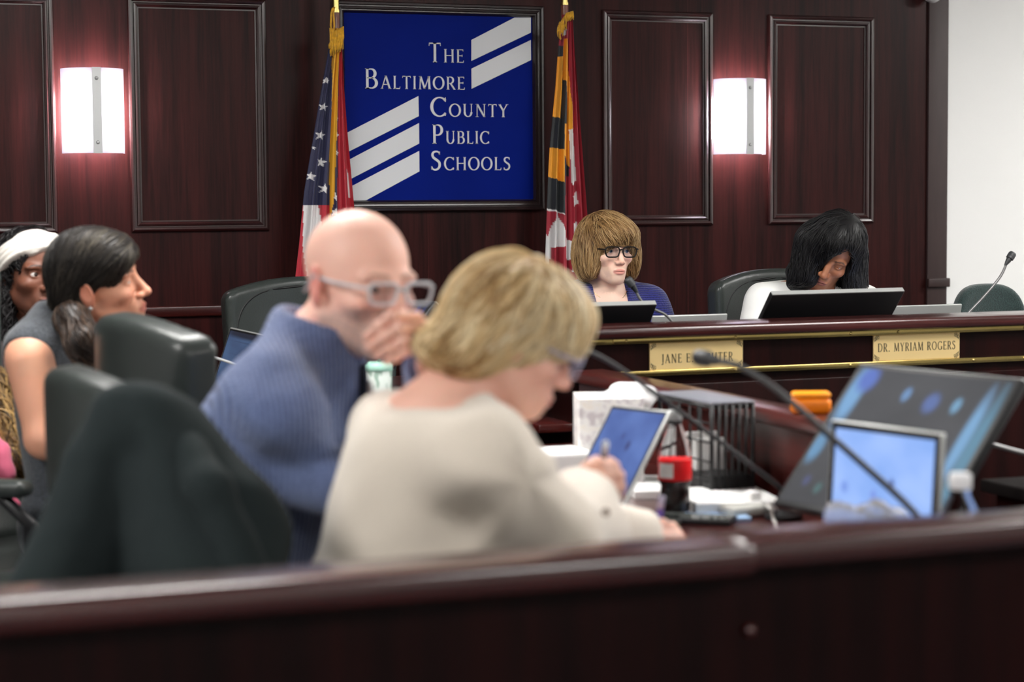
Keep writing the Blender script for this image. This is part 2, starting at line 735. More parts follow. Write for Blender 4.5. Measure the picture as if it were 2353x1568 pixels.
PROF = [(0, 0), (0, .011), (.004, .017), (.010, .019), (.016, .017), (.018, .009), (.022, .009), (.024, .013), (.030, .014), (.036, .010), (.038, .004), (.043, .004), (.043, 0)]


def moulding(b, x0, z0, x1, z1, prof, y=WY):
    vs, fs = [], []
    for i, p in prof:
        for x, z in ((x0 + i, z0 + i), (x1 - i, z0 + i), (x1 - i, z1 - i), (x0 + i, z1 - i)):
            vs.append((x, y - p, z))
    for k in range(len(prof) - 1):
        for j in range(4):
            j2 = (j + 1) % 4
            fs.append((k * 4 + j, k * 4 + j2, (k + 1) * 4 + j2, (k + 1) * 4 + j))
    b.add(vs, fs)


n = 2
for x0, x1 in ((0.46, 1.004), (1.270, 1.790), (3.163, 3.654), (3.910, 4.409), (-0.42, 0.14)):
    b = MB()
    moulding(b, x0, 1.317, x1, 2.183, PROF)
    struct(b.build('trim_%d' % n, WOODM))
    n += 1
b = MB()
b.box((-3.5, WY - 0.022, 1.0), (2.0, WY, 1.041), bevel=0.006)
struct(b.build('trim_%d' % n, WOODX, angle=40))

# ceiling lights: recessed panels that light the room
LAMP = emis('lit diffuser', (1.0, 0.98, 0.95, 1), 15.0)
LFRAME = mat('white lamp frame', srgb(235, 235, 232), rough=0.5)
k = 0
PLACES = ['behind the visitors', 'over the visitors on the right', 'over the far right aisle', 'over the left seats by the dais wing', 'over the front of the dais', 'over the right dais wing', 'by the left wall']
for (x, y) in ((0.2, -1.0), (3.2, -0.4), (6.4, 2.6), (0.9, 4.6), (3.5, 3.6), (6.5, 5.4), (-1.6, 3.0)):
    t = thing('ceiling_light', 'flat white ceiling light panel ' + PLACES[k], 'ceiling light', (x, y, CEIL), 'ceiling light panels')
    b = MB()
    for lo, hi in (((x - .63, y - .33, CEIL - .02), (x + .63, y - .3, CEIL)), ((x - .63, y + .3, CEIL - .02), (x + .63, y + .33, CEIL)),
                   ((x - .63, y - .3, CEIL - .02), (x - .6, y + .3, CEIL)), ((x + .6, y - .3, CEIL - .02), (x + .63, y + .3, CEIL))):
        b.box(lo, hi)
    b.build('frame', LFRAME, t)
    b = MB()
    b.box((x - .6, y - .3, CEIL - .012), (x + .6, y + .3, CEIL - .004))
    b.build('diffuser', LAMP, t)
    k += 1

# small white fitting at the top of the pilaster
p = on_y(2143, -9, WY - 0.06)
t = thing('ceiling_camera', 'small white dome fitting at the top of the brown pilaster', 'security camera', tuple(p))
b = MB(); b.ball(tuple(p), (.036, .036, .028), 20); b.build('dome', LFRAME, t, smooth=True)
b = MB(); b.box((p[0] - .02, p[1], p[2] - .008), (p[0] + .02, WY - 0.012, p[2] + .012)); b.build('bracket', LFRAME, t)

# ------------------------------------------------------------------ wall lamps
m, nt, bs = new_mat('frosted lamp shade')
tr = nt.nodes.new('ShaderNodeBsdfTranslucent')
tr.inputs['Color'].default_value = (0.93, 0.92, 0.97, 1)
mxs = nt.nodes.new('ShaderNodeMixShader')
mxs.inputs[0].default_value = 0.5
bs.inputs['Base Color'].default_value = srgb(226, 222, 234)
bs.inputs['Roughness'].default_value = 0.3
nt.links.new(bs.outputs[0], mxs.inputs[1])
nt.links.new(tr.outputs[0], mxs.inputs[2])
nt.links.new(mxs.outputs[0], nt.nodes['Material Output'].inputs['Surface'])
SHADE = m
TUBE = emis('lit lamp tube', (1.0, 0.96, 0.98, 1), 150.0)


def sconce(xc, label):
    z0, z1 = 1.606, 1.912
    t = thing('wall_sconce', label, 'wall lamp', (xc, WY, (z0 + z1) / 2), 'wall lamps on the wood panelling')
    b = MB()
    n = 24
    vs, fs = [], []
    for d in (0.0, 0.004):
        for i in range(n + 1):
            a = PI * i / n
            x = xc - (0.109 + d) * math.cos(a)
            y = WY - 0.036 - (0.100 + d) * math.sin(a) ** 0.9
            vs += [(x, y, z0), (x, y, z1)]
    s = 2 * (n + 1)
    for i in range(n):
        a = 2 * i
        fs += [(a, a + 2, a + 3, a + 1), (s + a, s + a + 1, s + a + 3, s + a + 2), (a, s + a, s + a + 2, a + 2), (a + 1, a + 3, s + a + 3, s + a + 1)]
    fs += [(0, 1, s + 1, s), (2 * n, s + 2 * n, s + 2 * n + 1, 2 * n + 1)]
    b.add(vs, fs)
    b.build('shade', SHADE, t, angle=40)
    b = MB(); b.box((xc - .07, WY - .012, z0 + .05), (xc + .07, WY, z1 - .05), bevel=.003); b.build('back_plate', STEEL, t)
    b = MB(); b.tube([(xc - .035, WY - .06, z0 + .07), (xc - .035, WY - .06, z1 - .08)], .011, 12); b.build('lamp_tube', TUBE, t)
    b = MB(); b.tube([(xc + .035, WY - .06, z0 + .07), (xc + .035, WY - .06, z1 - .08)], .011, 12); b.build('lamp_tube', TUBE, t)
    b = MB(); b.box((xc - .016, WY - .1445, z0 - .001), (xc + .016, WY - .1412, z1 + .001)); st = b.build('metal_strip', STEEL, t)
    for z in (z0 + .038, z1 - .038):
        b = MB(); b.ball((xc, WY - .1455, z), (.0068, .005, .0068), 12); b.build('screw', STEEL, st, smooth=True)
    for z in (z0 + .04, z1 - .04):
        b = MB(); b.box((xc - .01, WY - .142, z - .004), (xc + .01, WY - .01, z + .004)); b.build('bracket', STEEL, t)
    return t


sconce(1.133, 'white half round wall lamp with metal strip, left of the flags')
sconce(3.756, 'white half round wall lamp with metal strip, right of the flags')

# ------------------------------------------------------------------ lettering
GT, GS = 0.125, 0.06


def glyphs():
    def st(x, y0=0, y1=1, w=None, s=.10):
        o = [('l', x, y0, x, y1, w or GT)]
        for y, d in ((y0, 1), (y1, -1)):
            if s:
                o.append(('l', x - s, y + d * .018, x + s, y + d * .018, .036))
        return o
    H = GT / 2
    g = {}
    g['T'] = (.62, st(.31) + [('l', .02, .97, .60, .97, GS), ('l', .035, .97, .02, .84, .035), ('l', .585, .97, .60, .84, .035)])
    g['H'] = (.80, st(.14) + st(.66) + [('l', .14, .52, .66, .52, GS)])
    g['E'] = (.58, st(.14) + [('l', .14, .97, .51, .97, GS), ('l', .14, .52, .44, .52, GS), ('l', .14, .03, .54, .03, GS), ('l', .50, .97, .51, .85, .035), ('l', .44, .6, .44, .44, .035), ('l', .53, .03, .55, .17, .035)])
    g['B'] = (.64, st(.14) + [('l', .14, .97, .32, .97, GS), ('l', .14, .53, .32, .53, GS), ('l', .14, .03, .32, .03, GS), ('a', .32, .75, .19, .22, -90, 90), ('a', .33, .28, .24, .25, -90, 90)])
    g['A'] = (.74, [('l', .37, 1, .08, 0, GS), ('l', .36, 1, .65, 0, GT), ('l', .18, .33, .54, .33, GS), ('l', 0, .018, .17, .018, .036), ('l', .54, .018, .76, .018, .036)])
    g['L'] = (.56, st(.14) + [('l', .14, .03, .51, .03, GS), ('l', .50, .03, .53, .18, .035)])
    g['I'] = (.28, st(.14))
    g['M'] = (.94, [('l', .12, 0, .16, 1, GS), ('l', .16, 1, .47, .04, GT), ('l', .46, .04, .78, 1, GS), ('l', .77, 1, .82, 0, GT), ('l', .02, .018, .22, .018, .036), ('l', .71, .018, .93, .018, .036), ('l', .05, .982, .18, .982, .036), ('l', .76, .982, .88, .982, .036)])
    g['O'] = (.84, [('a', .42, .5, .36, .48, 0, 360)])
    g['R'] = (.68, st(.14) + [('l', .14, .97, .31, .97, GS), ('l', .14, .48, .31, .48, GS), ('a', .31, .725, .21, .245, -90, 90), ('l', .32, .48, .62, .02, GT), ('l', .54, .018, .70, .018, .036)])
    g['C'] = (.74, [('a', .43, .5, .37, .48, 42, 318), ('l', .70, .98, .705, .76, .04), ('l', .70, .04, .705, .2, .035)])
    g['U'] = (.76, [('l', .14, 1, .14, .35, GT), ('a', .38, .36, .24, .34, 180, 360), ('l', .62, 1, .62, .35, GS), ('l', .03, .982, .25, .982, .036), ('l', .53, .982, .71, .982, .036)])
    g['N'] = (.80, [('l', .14, 0, .14, 1, GS), ('l', .14, 1, .66, 0, GT), ('l', .66, 0, .66, 1, GS), ('l', .04, .018, .24, .018, .036), ('l', .56, .982, .76, .982, .036), ('l', .03, .982, .15, .982, .036)])
    g['Y'] = (.68, [('l', .34, .48, .07, 1, GT), ('l', .34, .48, .61, 1, GS), ('l', .34, 0, .34, .5, GT), ('l', .24, .018, .44, .018, .036), ('l', 0, .982, .18, .982, .036), ('l', .52, .982, .70, .982, .036)])
    g['P'] = (.60, st(.14) + [('l', .14, .97, .3, .97, GS), ('l', .14, .45, .3, .45, GS), ('a', .30, .71, .23, .26, -90, 90)])
    g['S'] = (.56, [('p', [(.46, .82), (.44, .91), (.36, .965), (.27, .97), (.17, .94), (.11, .86), (.11, .74), (.17, .64), (.29, .55), (.41, .45), (.46, .35), (.46, .22), (.40, .10), (.29, .03), (.19, .03), (.10, .08), (.07, .19)], .5), ('l', .465, .97, .47, .80, .035), ('l', .06, .03, .055, .21, .035)])
    g['J'] = (.36, [('l', .22, 1, .22, .12, GT), ('p', [(.22, .12), (.20, -.06), (.12, -.14), (.02, -.14)], .5), ('l', .10, .982, .34, .982, .036)])
    g['D'] = (.80, st(.14) + [('l', .14, .97, .32, .97, GS), ('l', .14, .03, .32, .03, GS), ('a', .32, .5, .40, .47, -90, 90)])
    g['G'] = (.80, [('a', .43, .5, .37, .48, 42, 330), ('l', .70, .40, .70, .06, GT), ('l', .58, .40, .80, .40, .036), ('l', .70, .98, .705, .78, .04)])
    g['.'] = (.28, [('l', .14, 0, .14, .12, .12)])
    g[' '] = (.34, [])
    return g


GLY = glyphs()


def put_glyph(b, ch, x, y, s, T, h, sx=1.0, bold=1.0):
    def quad(p0, p1, w):
        p0, p1 = Vector(p0), Vector(p1)
        d = (p1 - p0)
        nn = Vector((-d.y, d.x)).normalized() * w / 2
        b.prism([tuple(p) for p in (p0 - nn, p1 - nn, p1 + nn, p0 + nn)], 0, h, T)

    def P(u, v):
        return (x + u * s * sx, y + v * s)
    for o in GLY[ch][1]:
        if o[0] == 'l':
            if o[1] != o[3] and abs(o[2] - o[4]) > .3:      # slanted stroke with level ends
                w = o[5] * bold * s * sx * .55
                a, c = P(o[1], o[2]), P(o[3], o[4])
                if a[1] > c[1]:
                    a, c = c, a
                b.prism([(a[0] - w, a[1]), (a[0] + w, a[1]), (c[0] + w, c[1]), (c[0] - w, c[1])], 0, h, T)
            else:
                quad(P(o[1], o[2]), P(o[3], o[4]), o[5] * bold * s)
        else:
            if o[0] == 'a':
                n = 22
                pts = []
                for i in range(n + 1):
                    a = RAD(o[5] + (o[6] - o[5]) * i / n)
                    w = (GS + (GT * 1.08 - GS) * abs(math.cos(a)) ** 1.3) * bold
                    pts.append((o[1] + o[3] * math.cos(a) * (1 - .0), o[2] + o[4] * math.sin(a), math.cos(a), math.sin(a), w))
                inner = [P(p[0] - p[2] * p[4] * .5, p[1] - p[3] * p[4] * .5) for p in pts]
                outer = [P(p[0] + p[2] * p[4] * .5, p[1] + p[3] * p[4] * .5) for p in pts]
            else:
                q = [Vector(p) for p in o[1]]
                q2 = []
                for i in range(len(q) - 1):                  # rounded through the points
                    p0, p1, p2, p3 = q[max(i - 1, 0)], q[i], q[i + 1], q[min(i + 2, len(q) - 1)]
                    for t in (0, .5):
                        q2.append(0.5 * ((2 * p1) + (p2 - p0) * t + (2 * p0 - 5 * p1 + 4 * p2 - p3) * t * t + (3 * p1 - p0 - 3 * p2 + p3) * t ** 3))
                q2.append(q[-1])
                inner, outer = [], []
                for i, p in enumerate(q2):
                    d = (q2[min(i + 1, len(q2) - 1)] - q2[max(i - 1, 0)]).normalized()
                    nn = Vector((-d.y, d.x))
                    t = i / (len(q2) - 1)
                    w = (GS + (GT - GS) * math.sin(PI * t) ** 1.2) * bold * .5
                    inner.append(P(*(p - nn * w)))
                    outer.append(P(*(p + nn * w)))
            for i in range(len(inner) - 1):
                b.prism([inner[i], outer[i], outer[i + 1], inner[i + 1]], 0, h, T)


def text_line(b, txt, x0, x1, y, cap, small, T, h, gap=0.13, bold=1.0):
    """Capitals of height cap (first of a word) and small (the rest), stretched to run from x0 to x1."""
    adv, pos = 0, []
    first = True
    for ch in txt:
        s = cap if (first or small is None) else small
        pos.append((ch, adv, s))
        adv += (GLY[ch][0] + gap) * s
        first = ch == ' '
    sx = (x1 - x0) / (adv - gap * s)
    for ch, a, s in pos:
        put_glyph(b, ch, x0 + a * sx, y, s, T, h, sx, bold)


# ------------------------------------------------------------------ wall sign
SX0, SX1, SZ0, SZ1 = 2.093, 2.862, 1.426, 2.147
NAVY = mat('navy sign face', srgb(4, 26, 118), rough=0.5, var=0.06, bscale=3, spec=0.06)
PALE = mat('pale grey sign print', srgb(226, 228, 230), rough=0.5, spec=0.2)
SFRAME = wood('black sign frame', srgb(20, 14, 14), srgb(44, 28, 28), rough=0.3, coat=0.4)
t = thing('wall_sign', 'framed navy blue wall sign with pale slanted bars and serif lettering', 'sign', (2.477, WY, 1.786))
b = MB()
moulding(b, SX0 - .044, SZ0 - .041, SX1 + .044, SZ1 + .041, [(0, 0), (0, .022), (.004, .030), (.012, .031), (.015, .024), (.019, .024), (.022, .029), (.028, .028), (.031, .021), (.035, .021), (.038, .024), (.044, .012), (.044, 0)])
b.build('frame', SFRAME, t)
b = MB(); b.box((SX0 - .005, WY - .010, SZ0 - .005), (SX1 + .005, WY - .001, SZ1 + .005)); b.build('sign_face', NAVY, t)
TS = frame((0, WY - .0100, 0), (1, 0, 0), (0, 0, 1), (0, -1, 0))


def wpx(px, py):
    q = on_y(px, py, WY - .010)
    return (min(SX1, max(SX0, q[0])), min(SZ1, max(SZ0, q[2])))


for poly in ([(1083, 92), (1182, 40.5), (1219.5, 40.5), (1219.5, 75), (1083, 140)], [(1083, 158), (1219.5, 92), (1220, 138), (1083.5, 204)]):
    b = MB(); b.prism([wpx(*q) for q in poly][::-1], 0, .002, TS); b.build('slanted_bar', PALE, t)
for poly in ([(790, 307), (961, 221), (962, 267), (790, 352)], [(790, 371), (962.5, 283), (963, 330), (790, 417)], [(790, 434.5), (963, 347), (963.5, 394), (840, 461), (790, 463)]):
    b = MB(); b.prism([wpx(*q) for q in poly][::-1], 0, .002, TS); b.build('slanted_bar', PALE, t)
for txt, xa, xb, yb, yt, ys in (('THE', 985, 1066, 143, 98, 112), ('BALTIMORE', 837, 1068, 203.5, 157, 173), ('COUNTY', 989, 1167, 268, 223, 238), ('PUBLIC', 992, 1124, 330.5, 286, 301), ('SCHOOLS', 989, 1173, 391.5, 347, 361)):
    p0, p1 = on_y(xa, yb, WY - .01), on_y(xb, yb, WY - .01)
    cap = on_y(xa, yt, WY - .01)[2] - p0[2]
    sm = on_y(xa, ys, WY - .01)[2] - p0[2]
    b = MB(); text_line(b, txt, p0[0], p1[0], p0[2], cap, sm, TS, .003); b.build('lettering', PALE, t)

# ------------------------------------------------------------------ flags
FLAGM = vcol_mat('flag cloth', rough=0.55, sheen=0.2, bump=0.1, bscale=500)


def inpoly(x, y, poly):
    r = np.zeros(len(x), bool)
    j = len(poly) - 1
    for i in range(len(poly)):
        xi, yi = poly[i]
        xj, yj = poly[j]
        if yi != yj:
            r ^= ((yi > y) != (yj > y)) & (x < (xj - xi) * (y - yi) / (yj - yi) + xi)
        j = i
    return r


def star(cx, cy, r, tilt=0.2):
    return [(cx + (r if i % 2 == 0 else r * .4) * math.sin(i * PI / 5 + tilt) * .9, cy - (r if i % 2 == 0 else r * .4) * math.cos(i * PI / 5 + tilt)) for i in range(10)]


def hung_cloth(name, left, right, y0, y1, yw, paint, parent, folds=4.5, amp=0.02, step=1.7):
    """Cloth hanging in pleats from a pole; its pattern is dyed into the mesh."""
    rows = int((y1 - y0) / step)
    cols = int(110 / step)
    ly, lx = zip(*left)
    ry, rx = zip(*right)
    vs, X, Y = [], [], []
    for i in range(rows + 1):
        py = y0 + (y1 - y0) * i / rows
        xl, xr = np.interp(py, ly, lx), np.interp(py, ry, rx)
        for j in range(cols + 1):
            u = j / cols
            px = xl + (xr - xl) * u
            w = on_y(px, py, yw)
            t = (py - y0) / (y1 - y0)
            d = amp * (0.35 + 0.65 * t) * (math.sin(2 * PI * folds * u + 0.8 * t) + 0.35 * math.sin(2 * PI * folds * 2.3 * u + 1.0 + 2 * t)) - 0.02 * math.sin(PI * u)
            vs.append((w[0], w[1] + d, w[2]))
            X.append(px)
            Y.append(py)
    idx = np.arange((rows + 1) * (cols + 1)).reshape(rows + 1, cols + 1)
    f = np.stack([idx[:-1, :-1], idx[1:, :-1], idx[1:, 1:], idx[:-1, 1:]], -1).reshape(-1, 4)
    # thickness: a back sheet 3 mm behind
    v = np.array(vs)
    v2 = v + np.array([0, .004, 0])
    sh = Shell()
    c = paint(np.array(X), np.array(Y))
    sh.add(np.concatenate([v, v2]), np.concatenate([f, f[:, ::-1] + len(v)]), lambda q: np.concatenate([c, c]))
    return sh.build(name, FLAGM, parent)


CB, CR, CW, CG = np.array(srgb(24, 26, 66)[:3]), np.array(srgb(178, 16, 40)[:3]), np.array(srgb(226, 224, 224)[:3]), np.array(srgb(222, 160, 24)[:3])
CK, CY, CM = np.array(srgb(30, 34, 38)[:3]), np.array(srgb(240, 160, 24)[:3]), np.array(srgb(158, 20, 44)[:3])


def paint_us(x, y):
    c = np.tile(CB, (len(x), 1))
    xb = np.interp(y, [90, 300, 480, 520], [778, 775, 775, 770])
    c[x > xb] = CR
    c[inpoly(x, y, [(797, 385), (802, 400), (806, 455), (800, 455)])] = CW
    low = y > 472
    xf = np.interp(y, [75, 200, 300, 470, 640], [772, 766, 763, 759, 740])
    L = low & (x < xf)
    wl = np.interp(y, [472, 560, 640], [699, 697, 701])
    wr = np.interp(y, [472, 520, 640], [731, 735, 716])
    c[L] = CR
    c[L & (x > wl) & (x < wr)] = CW
    for sx, sy, r in ((742, 246, 11), (735, 311, 13), (736, 373, 13), (714, 405, 11), (741, 434, 13), (769, 272, 9), (770, 311, 11), (772, 351, 9), (764, 452, 11), (766, 488, 12), (722, 340, 5), (748, 186, 9)):
        c[inpoly(x, y, star(sx, sy, r)) & (x < xb + 2)] = CW
    fw = np.interp(y, [75, 130, 300, 465, 480, 640], [14, 8, 6, 4, 1.5, 1])
    c[np.abs(x - xf) < fw] = CG
    return c


def paint_md(x, y):
    c = np.tile(CM, (len(x), 1))
    P = lambda *q: inpoly(x, y, [(650 + a / 2.24, b_ / 2.24) for a, b_ in q])
    c[P((1360, 200), (1437, 240), (1445, 440), (1440, 1110), (1350, 1070))] = CK
    c[P((1405, 290), (1432, 290), (1432, 330), (1437, 460), (1428, 610), (1380, 590), (1395, 440))] = CY
    c[P((1360, 755), (1436, 770), (1436, 938), (1360, 905))] = CY
    c[P((1360, 440), (1398, 442), (1432, 450), (1428, 612), (1360, 590))] = CY
    c[P((1437, 200), (1452, 200), (1470, 500), (1490, 665), (1462, 670), (1464, 860), (1437, 800))] = CY
    c[P((1432, 405), (1448, 420), (1455, 640), (1437, 640))] = CK
    c[P((1437, 815), (1464, 862), (1464, 910), (1437, 905))] = CK
    c[P((1462, 670), (1488, 660), (1505, 930), (1474, 955))] = CW
    c[P((1478, 1010), (1508, 985), (1512, 1050), (1482, 1065))] = CW
    # cross with rounded ends
    c[P((1350, 1070), (1400, 1082), (1436, 1100), (1440, 1150), (1440, 1290), (1400, 1270), (1375, 1400), (1350, 1400))] = CW
    c[P((1365, 1085), (1405, 1092), (1385, 1150), (1370, 1220), (1360, 1200))] = CM
    c[P((1412, 1090), (1440, 1110), (1440, 1185), (1425, 1140))] = CM
    c[P((1380, 1275), (1440, 1268), (1442, 1400), (1372, 1400))] = CM
    c[P((1444, 1225), (1480, 1245), (1478, 1330), (1455, 1345), (1445, 1330))] = CW
    c[P((1480, 1150), (1512, 1140), (1514, 1240), (1496, 1300), (1482, 1240))] = CW
    c[P((1488, 1330), (1514, 1330), (1514, 1400), (1475, 1400))] = CW
    c[P((1437, 118), (1452, 150), (1450, 180), (1440, 190), (1430, 165))] = CW
    return c


def flag(nm, label, pole_px, pole_top, left, right, y0, y1, yw, paint, fringe_pts, poles):
    ft = on_y(pole_px, 0, yw)
    t = thing(nm, label, 'flag', (ft[0], yw, 0))
    b = MB()
    b.tube([(ft[0], yw + .03, 0.02), (ft[0], yw + .03, on_y(pole_px, poles, yw)[2])], .0145, 14)
    b.build('pole', mat('flag pole wood', srgb(122, 72, 52), rough=0.35, coat=0.3), t, angle=40)
    b = MB()
    b.tube([(ft[0], yw + .03, on_y(pole_px, poles, yw)[2]), (ft[0], yw + .03, 2.55)], .0135, 14)
    b.tube([(ft[0], yw + .03, on_y(pole_px, poles, yw)[2] - .004), (ft[0], yw + .03, on_y(pole_px, poles, yw)[2] + .006)], .0165, 14)
    b.build('pole_ferrule', BRASS, t, angle=40)
    b = MB(); b.lathe([(.15, 0), (.15, .02), (.05, .05), (.025, .11), (.02, .12)], 24, Matrix.Translation((ft[0], yw + .03, 0))); b.build('pole_base', BRASS, t, angle=40)
    hung_cloth('cloth', left, right, y0, y1, yw, paint, t)
    b = MB()
    r = random.Random(5)
    for a, bb, ln, cnt in fringe_pts:
        for i in range(cnt):
            u = (i + r.random() * .5) / cnt
            px, py = a[0] + (bb[0] - a[0]) * u, a[1] + (bb[1] - a[1]) * u
            p0 = on_y(px, py, yw - .03 - .006 * r.random())
            p1 = on_y(px + r.uniform(-3, 3), py + ln * .55, yw - .034)
            p2 = on_y(px + r.uniform(-4, 4), py + ln * r.uniform(.85, 1.1), yw - .03)
            b.tube([tuple(p0), tuple(p1), tuple(p2)], [.0028, .003, .0018], 5)
    b.build('fringe', GOLDF, t, smooth=True)
    return t


us = flag('country_flag', 'folded stars and stripes flag with gold fringe, left of the blue sign', 776, 0,
          [(60, 762), (100, 758), (220, 737), (440, 701), (560, 690), (640, 681), (760, 668)], [(60, 786), (100, 786), (200, 790), (300, 797), (440, 809), (500, 814), (640, 822), (760, 828)], 66, 760, 7.2, paint_us,
          [((758, 64), (766, 66), 60, 9), ((768, 72), (790, 60), 45, 16), ((762, 92), (788, 76), 36, 14)], 25)
b = MB()
b.tube([tuple(on_y(*q, 7.165)) for q in ((765, 18), (761, 30), (760, 60), (764, 84), (768, 60), (766, 30), (768, 16))], .004, 6)
b.tube([tuple(on_y(*q, 7.165)) for q in ((762, 95), (757, 104), (758, 112))], .005, 6)
b.build('cord', GOLDF, us, smooth=True)
flag('state_flag', 'red, white, black and gold checked flag hanging right of the blue sign', 1304, 0,
     [(40, 1292), (110, 1284), (200, 1278), (330, 1266), (420, 1262), (560, 1258), (700, 1254)], [(25, 1308), (50, 1316), (200, 1326), (490, 1346), (640, 1354), (700, 1357)], 34, 660, 7.2, paint_md,
     [((1284, 58), (1300, 32), 34, 16), ((1301, 30), (1317, 25), 20, 14), ((1282, 62), (1287, 48), 22, 6)], 8)
# ------------------------------------------------------------------ the dais along the back wall
DY = 5.1                       # front plane
t = thing('dais_desk', 'long dark mahogany dais with brass rails under its raised ledge', 'desk', (4.0, DY + .3, 0))
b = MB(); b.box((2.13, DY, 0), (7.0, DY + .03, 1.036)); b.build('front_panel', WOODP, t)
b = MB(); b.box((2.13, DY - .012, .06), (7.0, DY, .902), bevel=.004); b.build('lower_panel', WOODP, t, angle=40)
b = MB(); b.box((1.98, DY - .04, 1.036), (7.0, DY + .17, 1.068), bevel=.010); b.build('ledge', WOODX, t, angle=40)
b = MB(); b.box((2.0, DY + .031, .775), (7.0, DY + .62, .80), bevel=.004); b.build('desktop', WOODX, t, angle=40)
b = MB(); b.box((2.1, DY + .03, 0), (2.13, DY + .6, 1.036)); b.build('end_panel', WOODP, t)
for nm, z0, z1 in (('upper', 1.020, 1.036), ('lower', .927, .943)):
    b = MB()
    b.box((2.14, DY - .016, z0), (2.204, DY, z1), bevel=.002)
    b.box((2.205, DY - .016, z0), (7.0, DY, z1), bevel=.002)
    rl = b.build('brass_rail', BRASS, t, angle=30)
    for x in (2.245, 2.585, 2.96, 3.24 + .14, 3.56, 3.9, 4.3):
        if nm == 'upper' and abs(x - 3.38) < .01:
            x = 3.12
        b = MB(); b.ball((x, DY - .0165, (z0 + z1) / 2), (.005, .0022, .005), 10); b.build('screw', BRASS, rl, smooth=True)


def nameplate(x0, x1, txt, label, tx0, tx1, zb, cap):
    z0, z1 = .9432, 1.0198
    t = thing('name_plate', label, 'name plate', ((x0 + x1) / 2, DY, z0), 'gold name plates between the brass rails')
    b = MB(); b.box((x0, DY - .006, z0), (x1, DY - .001, z1), bevel=.001); b.build('plate', PLATE, t)
    T = frame((0, DY - .006, 0), (1, 0, 0), (0, 0, 1), (0, -1, 0))
    b = MB(); text_line(b, txt, tx0, tx1, zb, cap, None, T, .0008, gap=.17, bold=.85); b.build('lettering', INK, t)
    for cx, cz, sx, sz in ((x0, z1, 1, -1), (x1, z1, -1, -1), (x0, z0, 1, 1), (x1, z0, -1, 1)):
        b = MB()
        for k in range(3):
            pts = []
            for i in range(12):
                a = 2 * PI * i / 11
                u, w = .006 + .0045 * k + .004 * math.cos(a), .012 - .0035 * k + .0045 * math.sin(a) + .002 * k * math.cos(a)
                pts.append((cx + sx * u, DY - .0062, cz + sz * w))
            b.tube(pts, .0006, 5)
        b.tube([(cx + sx * .003, DY - .0062, cz + sz * .02), (cx + sx * .012, DY - .0062, cz + sz * .006), (cx + sx * .019, DY - .0062, cz + sz * .003)], .0007, 5)
        b.build('corner_scroll', INK, t)
    return t


q = lambda x, y: on_y(x, y, DY - .006)
nameplate(q(1493, 800)[0], q(1707, 800)[0], 'JANE E. LICHTER', 'gold name plate under the ledge, partly hidden by the blurred microphone head', q(1520, 820)[0], q(1684, 820)[0], .9615, .0255)
nameplate(q(2007, 800)[0], q(2205, 800)[0], 'DR. MYRIAM ROGERS', 'gold name plate beginning with DR, below the woman in white', q(2017, 800)[0], q(2195, 800)[0], .970, .0250)


def monitor_back(xc, yb, zb, w, h, tilt, label, yaw=0.0):
    """A flat touch monitor leaning back, seen from behind: its foot stands on the desk."""
    t = thing('monitor', label, 'monitor', (xc, yb, .80))
    T = Matrix.Translation((xc, yb, zb)) @ Matrix.Rotation(yaw, 4, 'Z') @ Matrix.Rotation(tilt, 4, 'X')
    b = MB(T)
    b.box((-w / 2, -.012, 0), (w / 2, .006, h), bevel=.004)
    b.build('casing', BLACKP, t, angle=40)
    b = MB(T)
    b.box((-w / 2 + .002, -.011, h - .001), (w / 2 - .002, .0045, h + .0012))
    b.build('lit_top_edge', SILVER, t)  # silver strip stands in for light on the casing's top edge
    b = MB(T)
    lo = [(-w * .46, -.012, .02), (w * .46, -.012, .02), (w * .46, -.012, h * .55), (-w * .46, -.012, h * .55)]
    hi = [(-w * .36, -.045, .03), (w * .36, -.045, .03), (w * .36, -.045, h * .36), (-w * .36, -.045, h * .36)]
    b.add(lo + hi, [(0, 1, 2, 3), (7, 6, 5, 4), (0, 4, 5, 1), (1, 5, 6, 2), (2, 6, 7, 3), (3, 7, 4, 0)])
    b.build('rear_housing', DARKP, t)
    b = MB(T)
    b.box((-w / 2 + .012, .006, .012), (w / 2 - .012, .0075, h - .012))
    b.build('screen', mat('dark screen', srgb(20, 24, 34), rough=0.15), t)
    b = MB()
    b.box((xc - .05, yb - .03, .801), (xc + .05, yb + .11, .815), bevel=.004)
    b.box((xc - .03, yb + .0, .81), (xc + .03, yb + .03, zb + .03))
    b.build('stand', BLACKP, t, angle=40)
    return t


MY = DY + .34
pL, pR = on_y(1752, 742, MY), on_y(2048, 732, MY)
wM = pR[0] - pL[0] + .012
tp = on_y(1915, 668, MY - .14)
zb = .975
hM = math.hypot(tp[2] - zb, .15)
monitor_back((pL[0] + pR[0]) / 2 - .055, MY, zb, wM, hM, math.atan2(.15, tp[2] - zb), 'black monitor seen from behind, in front of the woman in white', yaw=RAD(2))
pR = on_y(1483, 748, MY)
monitor_back(pR[0] - wM / 2 - .03, MY, zb - .012, wM, hM - .01, math.atan2(.15, tp[2] - zb), 'black monitor seen from behind, in front of the woman in navy', yaw=RAD(-1))


